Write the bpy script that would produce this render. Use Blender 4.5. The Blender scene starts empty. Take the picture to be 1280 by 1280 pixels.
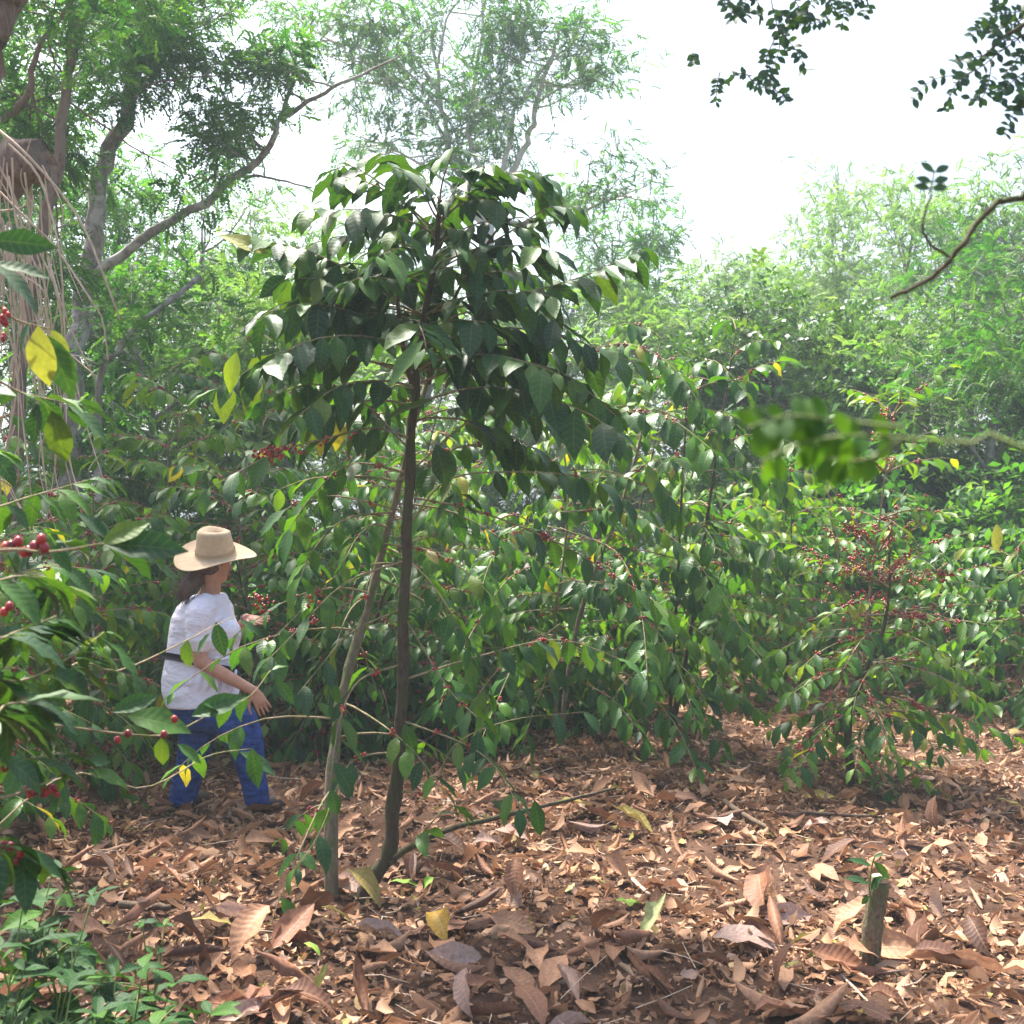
import bpy, bmesh, math, random
import numpy as np
from mathutils import Vector, Matrix, noise as mnoise

S = bpy.context.scene
COL = S.collection
random.seed(7)
RNG = np.random.default_rng(7)

# ------------------------------------------------------------------ camera
F_PX, CX, HOR, CAM_H = 1545.0, 640.0, 603.0, 1.9
PITCH = math.atan((640.0 - HOR) / F_PX)
cam_d = bpy.data.cameras.new('camera')
cam_d.sensor_width = 36.0
cam_d.lens = 36.0 * F_PX / 1280.0
cam_d.clip_start = 0.05
cam_d.clip_end = 2000
cam_d.dof.use_dof = True
cam_d.dof.focus_distance = 6.3
cam_d.dof.aperture_fstop = 6.3
cam = bpy.data.objects.new('camera', cam_d)
cam.location = (0, 0, CAM_H)
cam.rotation_euler = (math.pi / 2 - PITCH, 0, 0)
COL.objects.link(cam)
S.camera = cam

# ------------------------------------------------------------------ light
SUN_DIR = Vector((-0.42, 0.60, 1.30)).normalized()
W = bpy.data.worlds.new('World')
S.world = W
W.use_nodes = True
sky = W.node_tree.nodes.new('ShaderNodeTexSky')
sky.sky_type = 'NISHITA'
sky.sun_disc = False
sky.sun_elevation = math.asin(SUN_DIR.z)
sky.sun_rotation = math.atan2(SUN_DIR.x, SUN_DIR.y)
sky.air_density = 1.0
sky.dust_density = 5.0
sky.ozone_density = 1.0
W.node_tree.links.new(sky.outputs[0], W.node_tree.nodes['Background'].inputs[0])
W.node_tree.nodes['Background'].inputs[1].default_value = 0.13
sun_d = bpy.data.lights.new('sun', 'SUN')
sun_d.energy = 5.0
sun_d.angle = math.radians(4.0)
sun_d.color = (1.0, 0.95, 0.88)
sun = bpy.data.objects.new('sun', sun_d)
sun.rotation_euler = SUN_DIR.to_track_quat('Z', 'Y').to_euler()
sun.location = (-6, 12, 18)
COL.objects.link(sun)

S.view_settings.view_transform = 'Standard'
S.view_settings.look = 'None'
S.view_settings.gamma = 1.0
S.view_settings.use_curve_mapping = False
S.view_settings.exposure = 1.7
S.render.engine = 'CYCLES'
cy = S.cycles
cy.max_bounces = 6
cy.diffuse_bounces = 3
cy.glossy_bounces = 2
cy.transmission_bounces = 4
cy.volume_bounces = 0
cy.caustics_reflective = False
cy.caustics_refractive = False
cy.use_denoising = True
cy.sample_clamp_indirect = 6.0

# ------------------------------------------------------------------ helpers
SP, CP = math.sin(PITCH), math.cos(PITCH)


def P(px, py, Y):
    """World point at distance Y (metres along +Y) seen at photo pixel px, py."""
    dx, dy = (px - CX) / F_PX, (640.0 - py) / F_PX
    t = Y / (dy * SP + CP)
    return np.array((t * dx, Y, CAM_H + t * (dy * CP - SP)))


def ground_z(x, y):
    far = np.maximum(0.0, np.asarray(y, float) - 12.5)
    z = 0.035 * np.sin(np.asarray(x) * 1.3 + 0.6) * np.sin(np.asarray(y) * 0.9) + 0.02 * np.sin(np.asarray(x) * 3.1 + np.asarray(y) * 2.3)
    return z - 0.10 * far + 0.00035 * np.minimum(far, 140) ** 2


def GY(py):
    """Distance at which flat ground shows at photo row py."""
    return CAM_H * F_PX / (py - HOR)


def nz(v):
    v = np.asarray(v, float)
    return v / max(1e-9, np.linalg.norm(v))


def make_mesh(name, V, quads, uv=None, attrs=None, smooth=True):
    me = bpy.data.meshes.new(name)
    V = np.asarray(V, np.float32)
    Q = np.asarray(quads, np.int32)
    me.vertices.add(len(V))
    me.vertices.foreach_set('co', V.ravel())
    me.loops.add(Q.size)
    me.loops.foreach_set('vertex_index', Q.ravel())
    me.polygons.add(len(Q))
    k = Q.shape[1]
    me.polygons.foreach_set('loop_start', np.arange(0, Q.size, k, dtype=np.int32))
    me.polygons.foreach_set('loop_total', np.full(len(Q), k, np.int32))
    if smooth:
        me.polygons.foreach_set('use_smooth', np.ones(len(Q), bool))
    if uv is not None:
        l = me.uv_layers.new(name='UVMap')
        l.data.foreach_set('uv', np.asarray(uv, np.float32)[Q.ravel()].ravel())
    for k_, a in (attrs or {}).items():
        at = me.attributes.new(k_, 'FLOAT', 'POINT')
        at.data.foreach_set('value', np.asarray(a, np.float32))
    me.update()
    me.validate()
    return me


def add_obj(name, me, mat=None, parent=None, loc=None, matrix=None):
    if mat is not None and len(me.materials) == 0:
        me.materials.append(mat)
    o = bpy.data.objects.new(name, me)
    COL.objects.link(o)
    if parent is not None:
        o.parent = parent
    if matrix is not None:
        o.matrix_basis = matrix
    if loc is not None:
        o.location = loc
    return o


def tag(o, label=None, cat=None, group=None, kind=None):
    if label:
        assert 4 <= len(label.split()) <= 16, label
        o['label'] = label
    if cat:
        o['category'] = cat
    if group:
        o['group'] = group
    if kind:
        o['kind'] = kind
    return o


def thing(name, loc, label, cat, group=None):
    o = bpy.data.objects.new(name, None)
    o.empty_display_size = 0.1
    COL.objects.link(o)
    o.location = tuple(float(c) for c in loc)
    return tag(o, label, cat, group)


def smooth_path(pts, n):
    """Catmull-Rom through pts, n samples."""
    p = np.asarray(pts, float)
    if len(p) == 2:
        t = np.linspace(0, 1, n)[:, None]
        return p[0] * (1 - t) + p[1] * t
    q = np.vstack([2 * p[0] - p[1], p, 2 * p[-1] - p[-2]])
    out = []
    for s in np.linspace(0, len(p) - 1 - 1e-6, n):
        i = int(s)
        t = s - i
        a, b, c, d = q[i], q[i + 1], q[i + 2], q[i + 3]
        out.append(0.5 * (2 * b + (c - a) * t + (2 * a - 5 * b + 4 * c - d) * t * t + (3 * b - a - 3 * c + d) * t ** 3))
    return np.array(out)


def tube(pts, radii, ns=6, lump=0.0, rng=None):
    pts = np.asarray(pts, float)
    n = len(pts)
    radii = np.broadcast_to(np.asarray(radii, float), (n,)) if np.ndim(radii) == 0 else np.asarray(radii, float)
    T = np.gradient(pts, axis=0)
    T /= np.maximum(1e-9, np.linalg.norm(T, axis=1))[:, None]
    up = np.array((0, 0, 1.0)) if abs(T[0][2]) < 0.9 else np.array((1.0, 0, 0))
    x = nz(np.cross(up, T[0]))
    V = []
    ang = np.arange(ns) * 2 * math.pi / ns
    for i in range(n):
        x = nz(x - T[i] * np.dot(x, T[i]))
        y = np.cross(T[i], x)
        r = radii[i] * np.ones(ns)
        if lump and rng is not None:
            r = r * (1 + lump * rng.uniform(-1, 1, ns))
        V.append(pts[i] + np.outer(np.cos(ang) * r, x) + np.outer(np.sin(ang) * r, y))
    V = np.vstack(V)
    i = np.arange(n - 1)[:, None] * ns
    j = np.arange(ns)[None, :]
    jn = (j + 1) % ns
    Q = np.stack([i + j, i + jn, i + ns + jn, i + ns + j], -1).reshape(-1, 4)
    v = np.repeat(np.concatenate([[0], np.cumsum(np.linalg.norm(np.diff(pts, axis=0), axis=1))]), ns)
    uv = np.stack([np.tile(np.arange(ns) / ns, n), v], 1)
    # closed end
    cap = V[-ns:].mean(0) + T[-1] * radii[-1] * 0.6
    c = len(V)
    V = np.vstack([V, cap, cap])
    uv = np.vstack([uv, uv[-1:], uv[-1:]])
    b = (n - 1) * ns
    k = np.arange(0, ns, 2)
    capq = np.stack([b + k, b + (k + 1) % ns, b + (k + 2) % ns, np.full(len(k), c)], 1)
    return V, np.vstack([Q, capq]), uv


def join(parts):
    """parts: list of (V, Q, uv[, rnd]) -> joined."""
    Vs, Qs, Us, R, off = [], [], [], [], 0
    for p in parts:
        Vs.append(p[0]); Qs.append(p[1] + off); Us.append(p[2])
        R.append(p[3] if len(p) > 3 else np.zeros(len(p[0])))
        off += len(p[0])
    return np.vstack(Vs), np.vstack(Qs), np.vstack(Us), np.concatenate(R)


def stamp(tmpl, M, T, rnd):
    """Copies of template (V,Q,uv) under matrices M (N,3,3: columns = axes) and offsets T (N,3)."""
    V, Q, uv = tmpl[:3]
    N = len(M)
    A = np.einsum('nij,vj->nvi', M, V) + T[:, None, :]
    QQ = (Q[None] + (np.arange(N) * len(V))[:, None, None]).reshape(-1, Q.shape[1])
    return A.reshape(-1, 3), QQ, np.tile(uv, (N, 1)), np.repeat(rnd, len(V))


def frames(axis, normal):
    """Rows axis (N,3) = leaf length, normal (N,3) -> matrices with columns x (across), y (axis), z (normal)."""
    a = axis / np.maximum(1e-9, np.linalg.norm(axis, axis=1))[:, None]
    x = np.cross(a, normal)
    bad = np.linalg.norm(x, axis=1) < 1e-3
    x[bad] = np.cross(a[bad], np.array((0.3, 0.9, 0.2)))
    x /= np.linalg.norm(x, axis=1)[:, None]
    z = np.cross(x, a)
    return np.stack([x, a, z], -1)


# ------------------------------------------------------------------ materials
class NT:
    def __init__(self, name):
        self.m = bpy.data.materials.new(name)
        self.m.use_nodes = True
        self.t = self.m.node_tree
        self.t.nodes.clear()
        self.out = self.t.nodes.new('ShaderNodeOutputMaterial')

    def n(self, typ, **kw):
        nd = self.t.nodes.new('ShaderNode' + typ)
        for k, v in kw.items():
            setattr(nd, k, v)
        return nd

    def l(self, a, b):
        self.t.links.new(a, b)

    def val(self, sock, v):
        if hasattr(v, 'is_linked') or hasattr(v, 'links'):
            self.l(v, sock)
        else:
            sock.default_value = v

    def math(self, op, a, b=None, c=None, clamp=False):
        nd = self.n('Math', operation=op, use_clamp=clamp)
        self.val(nd.inputs[0], a)
        if b is not None:
            self.val(nd.inputs[1], b)
        if c is not None:
            self.val(nd.inputs[2], c)
        return nd.outputs[0]

    def ramp(self, fac, stops, interp='LINEAR'):
        r = self.n('ValToRGB')
        r.color_ramp.interpolation = interp
        e = r.color_ramp.elements
        while len(e) < len(stops):
            e.new(0.5)
        for el, (p, c) in zip(e, stops):
            el.position = p
            el.color = (*c, 1)
        self.l(fac, r.inputs[0])
        return r.outputs[0]

    def mix(self, fac, a, b, blend='MIX'):
        nd = self.n('Mix', data_type='RGBA', blend_type=blend)
        self.val(nd.inputs[0], fac)
        for s, v in ((nd.inputs[6], a), (nd.inputs[7], b)):
            if isinstance(v, tuple):
                s.default_value = (*v, 1)
            else:
                self.l(v, s)
        return nd.outputs[2]

    def noise(self, scale, detail=3, vec=None, rough=0.55):
        nd = self.n('TexNoise')
        nd.inputs['Scale'].default_value = scale
        nd.inputs['Detail'].default_value = detail
        nd.inputs['Roughness'].default_value = rough
        if vec is not None:
            self.l(vec, nd.inputs['Vector'])
        return nd.outputs['Fac']

    def bump(self, h, strength=0.3, dist=0.01):
        nd = self.n('Bump')
        nd.inputs['Strength'].default_value = strength
        nd.inputs['Distance'].default_value = dist
        self.l(h, nd.inputs['Height'])
        return nd.outputs[0]

    def principled(self, color, rough=0.6, spec=0.5, normal=None):
        p = self.n('BsdfPrincipled')
        if isinstance(color, tuple):
            p.inputs['Base Color'].default_value = (*color, 1)
        else:
            self.l(color, p.inputs['Base Color'])
        self.val(p.inputs['Roughness'], rough)
        p.inputs['Specular IOR Level'].default_value = spec
        if normal is not None:
            self.l(normal, p.inputs['Normal'])
        return p

    def rnd(self):
        a = self.n('Attribute', attribute_name='rnd')
        oi = self.n('ObjectInfo')
        return self.math('FRACT', self.math('ADD', a.outputs['Fac'], oi.outputs['Random']))

    def done(self, sh):
        self.l(sh, self.out.inputs['Surface'])
        return self.m


def leaf_material(name, stops, trans_gain=(1.9, 1.65, 0.40), trans=0.38, rough=0.42, spec=0.32, veins=8.0, spots=0.0, vein_col=(0.16, 0.24, 0.06), vein_mix=0.4, bump=0.22):
    N = NT(name)
    r = N.rnd()
    col = N.ramp(r, stops)
    uv = N.n('UVMap').outputs[0]
    sep = N.n('SeparateXYZ')
    N.l(uv, sep.inputs[0])
    u, v = sep.outputs[0], sep.outputs[1]
    au = N.math('ABSOLUTE', N.math('SUBTRACT', u, 0.5))          # 0..0.5 across
    nrm = None
    if veins:
        ph = N.math('SUBTRACT', N.math('MULTIPLY', v, veins), N.math('MULTIPLY', au, 2.2))
        s = N.math('SINE', N.math('MULTIPLY', ph, 2 * math.pi))
        line = N.math('POWER', N.math('MULTIPLY_ADD', s, 0.5, 0.5), 10.0)
        mid = N.math('SUBTRACT', 1.0, N.math('MULTIPLY', au, 22.0), clamp=True)
        vn = N.math('MAXIMUM', N.math('MULTIPLY', line, 0.55), mid)
        col = N.mix(N.math('MULTIPLY', vn, vein_mix), col, vein_col)
        h = N.math('SUBTRACT', N.math('MULTIPLY', s, -0.5), N.math('MULTIPLY', mid, 1.5))
        nrm = N.bump(h, bump, 0.0025)
    tc = N.n('TexCoord').outputs['Object']
    big = N.noise(9.0, 2, tc)
    col = N.mix(0.5, col, N.ramp(big, [(0.3, (0.62, 0.66, 0.6)), (0.7, (1.25, 1.2, 1.1))]), 'MULTIPLY')
    if spots:
        sp = N.ramp(N.noise(26.0, 2, tc), [(0.70, (0, 0, 0)), (0.74, (1, 1, 1))])
        col = N.mix(N.math('MULTIPLY', sp, spots), col, (0.12, 0.06, 0.02))
    p = N.principled(col, rough, spec, nrm)
    t = N.n('BsdfTranslucent')
    tcol = N.mix(1.0, col, trans_gain, 'MULTIPLY')
    N.l(tcol, t.inputs[0])
    ms = N.n('MixShader')
    ms.inputs[0].default_value = trans
    N.l(p.outputs[0], ms.inputs[1])
    N.l(t.outputs[0], ms.inputs[2])
    return N.done(ms.outputs[0])


def bark_material(name, c0, c1, c2=None, scale=18.0, stretch=5.0, bump=0.6, rough=0.9, moss=None):
    N = NT(name)
    tc = N.n('TexCoord').outputs['Object']
    mp = N.n('Mapping')
    mp.inputs['Scale'].default_value = (1, 1, 1.0 / stretch)
    N.l(tc, mp.inputs[0])
    f = N.noise(scale * 2.2, 5, mp.outputs[0], 0.65)
    col = N.ramp(f, [(0.3, c0), (0.7, c1)])
    patch = N.noise(scale * 0.5, 3, tc)
    if c2:
        col = N.mix(N.ramp(patch, [(0.48, (0, 0, 0)), (0.62, (1, 1, 1))]), col, c2)
    if moss:
        ms = N.noise(scale * 0.35, 4, tc)
        col = N.mix(N.ramp(ms, [(0.5, (0, 0, 0)), (0.66, (0.7, 0.7, 0.7))]), col, moss)
    p = N.principled(col, rough, 0.2, N.bump(f, bump, 0.02))
    return N.done(p.outputs[0])


def plain_material(name, col, rough=0.6, spec=0.4, nscale=0.0, namp=0.25, bump=0.0, bscale=None):
    N = NT(name)
    tc = N.n('TexCoord').outputs['Object']
    c = col
    nrm = None
    if nscale:
        f = N.noise(nscale, 4, tc)
        c = N.mix(1.0, N.ramp(f, [(0.25, tuple(1 - namp for _ in col)), (0.75, tuple(1 + namp for _ in col))]), col, 'MULTIPLY')
    if bump:
        nrm = N.bump(N.noise(bscale or nscale, 4, tc), bump, 0.01)
    p = N.principled(c, rough, spec, nrm)
    return N.done(p.outputs[0])


G_DARK, G_MID, G_BRIGHT, G_YEL = (0.013, 0.062, 0.014), (0.026, 0.112, 0.010), (0.070, 0.195, 0.008), (0.30, 0.27, 0.03)  # leaf greens from dark to bright, plus yellow, mixed at random per leaf
M_COFFEE = leaf_material('coffee_leaf', [(0.0, G_DARK), (0.45, G_MID), (0.80, G_BRIGHT), (0.97, (0.085, 0.165, 0.02)), (0.992, G_YEL), (1.0, (0.30, 0.30, 0.03))], spots=0.5)
M_COFFEE_NEAR = leaf_material('dark_coffee_leaf', [(0.0, (0.012, 0.052, 0.018)), (0.5, (0.022, 0.085, 0.016)), (0.9, (0.050, 0.14, 0.014)), (1.0, (0.10, 0.16, 0.02))], trans_gain=(1.5, 1.35, 0.4), trans=0.28, rough=0.5, spots=0.3, bump=0.12)  # deep green older leaf, less translucent, for the close and the tall tree
M_COFFEE_Y = leaf_material('coffee_leaf_yellow_sunlit', [(0.0, G_MID), (0.35, G_BRIGHT), (0.75, (0.10, 0.20, 0.015)), (0.96, (0.15, 0.24, 0.02)), (1.0, (0.28, 0.30, 0.03))], spots=0.4)  # yellow-green leaf; its brightness also paints sunlit patches on bushes behind
M_YELLOW = leaf_material('yellowing_leaf', [(0.0, (0.27, 0.30, 0.06)), (1.0, (0.34, 0.32, 0.06))], trans_gain=(0.9, 0.95, 0.4), spots=0.9, vein_col=(0.25, 0.30, 0.05))
M_SAPLING = leaf_material('shade_darkened_seedling_leaf', [(0.0, (0.010, 0.042, 0.016)), (0.6, (0.018, 0.066, 0.016)), (1.0, (0.05, 0.13, 0.014))], trans=0.22, rough=0.6, spec=0.15, bump=0.1)  # dark green, deepened to paint shade on the seedlings; stump shoots share it
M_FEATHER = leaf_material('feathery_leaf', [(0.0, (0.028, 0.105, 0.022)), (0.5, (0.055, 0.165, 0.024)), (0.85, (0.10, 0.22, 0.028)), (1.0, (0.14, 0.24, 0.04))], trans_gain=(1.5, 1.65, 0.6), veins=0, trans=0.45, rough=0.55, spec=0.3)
M_FEATHER_P = leaf_material('pale_hazed_feathery_leaf', [(0.0, (0.10, 0.18, 0.065)), (0.5, (0.15, 0.25, 0.08)), (0.85, (0.18, 0.29, 0.09)), (1.0, (0.24, 0.32, 0.10))], trans_gain=(1.4, 1.6, 0.7), veins=0, trans=0.45, rough=0.55, spec=0.3)  # light green leaf, paled further so the colour carries some distance haze
M_BROAD = leaf_material('broad_leaf', [(0.0, (0.025, 0.08, 0.02)), (0.6, (0.045, 0.125, 0.025)), (1.0, (0.09, 0.18, 0.03))], veins=0, trans=0.35, rough=0.4)
M_BARK_C = bark_material('coffee_bark', (0.040, 0.028, 0.020), (0.11, 0.085, 0.055), (0.075, 0.07, 0.035), 30, 3, moss=(0.06, 0.075, 0.025))
M_BARK_P = bark_material('pale_coffee_bark', (0.12, 0.10, 0.065), (0.26, 0.22, 0.15), (0.13, 0.14, 0.06), 26, 4)
M_TWIG = bark_material('coffee_twig', (0.16, 0.12, 0.07), (0.36, 0.29, 0.18), (0.14, 0.15, 0.05), 40, 3, 0.3)
M_TWIG_D = bark_material('brown_twig', (0.07, 0.05, 0.035), (0.17, 0.12, 0.08), None, 40, 3, 0.3)
M_BARK_G = bark_material('grey_bark', (0.10, 0.085, 0.07), (0.30, 0.27, 0.24), (0.40, 0.38, 0.35), 10, 3)
M_BARK_W = bark_material('pale_bark', (0.36, 0.33, 0.30), (0.58, 0.55, 0.50), (0.62, 0.60, 0.57), 8, 3)
M_BARK_O = bark_material('old_bark', (0.09, 0.06, 0.045), (0.28, 0.20, 0.15), (0.2, 0.15, 0.12), 14, 6, 1.0)
M_VINE = bark_material('dry_vine', (0.34, 0.25, 0.17), (0.60, 0.48, 0.36), None, 30, 6, 0.3)
M_STEM_G = plain_material('green_stem', (0.12, 0.17, 0.04), 0.6, 0.3, 30, 0.3)


def litter_material():
    N = NT('dry_leaf')
    r = N.rnd()
    col = N.ramp(r, [(0.0, (0.085, 0.042, 0.024)), (0.15, (0.19, 0.090, 0.046)), (0.36, (0.31, 0.160, 0.082)), (0.64, (0.42, 0.235, 0.125)),
                     (0.88, (0.45, 0.285, 0.18)), (0.955, (0.42, 0.28, 0.21)), (0.985, (0.36, 0.29, 0.09)), (1.0, (0.30, 0.30, 0.08))])
    return litter_finish(N, col)


def litter_finish(N, col, trans=0.2):
    uv = N.n('UVMap').outputs[0]
    sep = N.n('SeparateXYZ')
    N.l(uv, sep.inputs[0])
    au = N.math('ABSOLUTE', N.math('SUBTRACT', sep.outputs[0], 0.5))
    s = N.math('SINE', N.math('MULTIPLY', N.math('SUBTRACT', N.math('MULTIPLY', sep.outputs[1], 11.0), N.math('MULTIPLY', au, 3.0)), 2 * math.pi))
    mid = N.math('SUBTRACT', 1.0, N.math('MULTIPLY', au, 24.0), clamp=True)
    tc = N.n('TexCoord').outputs['Object']
    col = N.mix(0.7, col, N.ramp(N.noise(14, 4, tc), [(0.25, (0.5, 0.47, 0.45)), (0.75, (1.3, 1.25, 1.2))]), 'MULTIPLY')
    col = N.mix(N.math('MULTIPLY', mid, 0.35), col, (0.5, 0.33, 0.2))
    h = N.math('ADD', N.math('MULTIPLY', s, 0.5), N.math('MULTIPLY', mid, 1.5))
    p = N.principled(col, 0.62, 0.3, N.bump(h, 0.22, 0.004))
    t = N.n('BsdfTranslucent')
    N.l(col, t.inputs[0])
    ms = N.n('MixShader')
    ms.inputs[0].default_value = trans
    N.l(p.outputs[0], ms.inputs[1])
    N.l(t.outputs[0], ms.inputs[2])
    return N.done(ms.outputs[0])


def litter_colour(name, c0, c1):
    N = NT(name)
    return litter_finish(N, N.ramp(N.rnd(), [(0, c0), (1, c1)]), 0.22)


M_LITTER = litter_material()
LIT = {
    'cinnamon brown': litter_colour('cinnamon_dry_leaf', (0.24, 0.11, 0.062), (0.33, 0.165, 0.095)),
    'pinkish tan': litter_colour('tan_dry_leaf', (0.36, 0.19, 0.105), (0.45, 0.26, 0.155)),
    'dark brown': litter_colour('dark_dry_leaf', (0.09, 0.042, 0.026), (0.16, 0.075, 0.045)),
    'greyish mauve': litter_colour('mauve_dry_leaf', (0.36, 0.245, 0.20), (0.45, 0.32, 0.265)),
    'olive yellow': litter_colour('olive_dry_leaf', (0.30, 0.24, 0.07), (0.40, 0.33, 0.10)),
    'mustard': litter_colour('mustard_dry_leaf', (0.36, 0.22, 0.03), (0.42, 0.28, 0.04)),
    'pale green': litter_colour('pale_green_fallen_leaf', (0.30, 0.34, 0.14), (0.36, 0.40, 0.18)),
    'lime green': litter_colour('lime_fallen_leaf', (0.20, 0.36, 0.05), (0.26, 0.42, 0.06)),
}


def soil_material():
    N = NT('soil')
    tc = N.n('TexCoord').outputs['Object']
    f = N.noise(6, 8, tc, 0.7)
    g = N.noise(60, 6, tc, 0.7)
    col = N.ramp(f, [(0.3, (0.07, 0.040, 0.027)), (0.7, (0.17, 0.10, 0.068))])
    col = N.mix(0.8, col, N.ramp(g, [(0.3, (0.55, 0.5, 0.45)), (0.7, (1.4, 1.35, 1.3))]), 'MULTIPLY')
    p = N.principled(col, 0.95, 0.1, N.bump(g, 1.0, 0.03))
    return N.done(p.outputs[0])


# ------------------------------------------------------------------ ground
def build_ground():
    def axis(lo, hi, fine_lo, fine_hi, fine, n_out):
        mid = np.arange(fine_lo, fine_hi, fine)
        a = fine_lo - np.geomspace(fine, fine_lo - lo, n_out)[::-1]
        b = mid[-1] + np.geomspace(fine, hi - mid[-1], n_out)
        return np.concatenate([a, mid, b])
    xs = axis(-160, 160, -9, 9, 0.12, 28)
    ys = axis(-60, 260, 1, 15, 0.12, 30)
    X, Y = np.meshgrid(xs, ys)
    Z = ground_z(X, Y)
    near = (np.abs(X) < 9) & (Y > 1) & (Y < 15)
    Z = Z + near * RNG.normal(0, 0.007, X.shape)
    V = np.stack([X, Y, Z], -1).reshape(-1, 3)
    nx = len(xs)
    i = np.arange(len(ys) - 1)[:, None] * nx
    j = np.arange(nx - 1)[None, :]
    Q = np.stack([i + j, i + j + 1, i + nx + j + 1, i + nx + j], -1).reshape(-1, 4)
    o = add_obj('ground', make_mesh('ground', V, Q), soil_material())
    tag(o, kind='structure')


build_ground()


# ------------------------------------------------------------------ leaf templates
def leaf_grid(rng, nv=7, nu=5, width=0.2, arch=0.25, fold=0.25, wave=0.03, tip=0.6, twist=0.0, curl=0.0, jag=0.0):
    """Unit-length leaf along +Y, x across, z normal."""
    V, uv = [], []
    us = np.linspace(-1, 1, nu)
    ph = rng.uniform(0, 6)
    for k in range(nv):
        v = k / (nv - 1)
        w = width * (math.sin(math.pi * min(1, max(0.012, v ** 0.93))) ** 0.85) * (1 - tip * max(0, v - 0.72) / 0.28 * 0.45)
        w = max(w, 0.006)
        if jag and 0 < k < nv - 1:
            w *= 1 - jag * rng.uniform(0, 1)
        th = arch * v * 1.6
        yy = math.sin(th) / (arch * 1.6) if abs(arch) > 1e-3 else v
        zz = (math.cos(th) - 1) / (arch * 1.6) if abs(arch) > 1e-3 else 0
        for u in us:
            if curl:
                a = u * curl
                x = w * math.sin(a) / curl
                z = w * (1 - math.cos(a)) / curl
            else:
                x = u * w
                z = abs(u) * w * fold
            z += wave * math.sin(v * 15 + ph + (1.3 if u > 0 else 0)) * abs(u) * (w / width)
            tw = twist * v
            x, z = x * math.cos(tw) - z * math.sin(tw), x * math.sin(tw) + z * math.cos(tw)
            V.append((x, yy, z + zz))
            uv.append((u * 0.5 + 0.5, v))
    Q = [(k * nu + j, k * nu + j + 1, (k + 1) * nu + j + 1, (k + 1) * nu + j) for k in range(nv - 1) for j in range(nu - 1)]
    return np.array(V), np.array(Q), np.array(uv)


_r = np.random.default_rng(3)
COFFEE_T = [leaf_grid(_r, arch=a, fold=f, wave=w, width=wd, twist=t) for a, f, w, wd, t in
            [(0.25, .22, .025, .215, 0), (0.5, .15, .035, .225, .3), (0.12, .3, .02, .20, -.2), (0.7, .2, .03, .215, 0), (0.35, .35, .03, .205, .5), (0.45, .1, .04, .235, -.5)]]
COFFEE_ME = {}


def coffee_mesh(k, mat):
    key = (k, mat.name)
    if key not in COFFEE_ME:
        V, Q, uv = COFFEE_T[k]
        me = make_mesh('coffee_leaf', V, Q, uv)
        me.materials.append(mat)
        COFFEE_ME[key] = me
    return COFFEE_ME[key]


def cherry_template():
    bm = bmesh.new()
    bmesh.ops.create_uvsphere(bm, u_segments=8, v_segments=5, radius=1.0)
    me = bpy.data.meshes.new('cherry')
    bm.to_mesh(me)
    bm.free()
    me.polygons.foreach_set('use_smooth', np.ones(len(me.polygons), bool))
    return me


def cherry_material(name, stops):
    N = NT(name)
    col = N.ramp(N.rnd(), stops)
    p = N.principled(col, 0.28, 0.5)
    return N.done(p.outputs[0])


M_CHERRY = cherry_material('ripe_cherry', [(0, (0.12, 0.006, 0.014)), (0.4, (0.26, 0.012, 0.018)), (0.82, (0.42, 0.03, 0.02)), (0.93, (0.5, 0.12, 0.02)), (0.97, (0.40, 0.26, 0.05)), (1, (0.2, 0.26, 0.04))])
CHERRY_ME = cherry_template()
CHERRY_ME.materials.append(M_CHERRY)


def cherry_quads():
    # sphere as quads only (poles as thin rings)
    n, m = 7, 5
    V, Q, uv = [], [], []
    for i in range(m):
        th = math.pi * (0.04 + 0.92 * i / (m - 1))
        for j in range(n):
            a = 2 * math.pi * j / n
            V.append((math.sin(th) * math.cos(a), math.sin(th) * math.sin(a), math.cos(th)))
            uv.append((j / n, i / m))
    for i in range(m - 1):
        for j in range(n):
            Q.append((i * n + j, (i + 1) * n + j, (i + 1) * n + (j + 1) % n, i * n + (j + 1) % n))
    return np.array(V), np.array(Q), np.array(uv)


CHERRY_T = cherry_quads()


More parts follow.
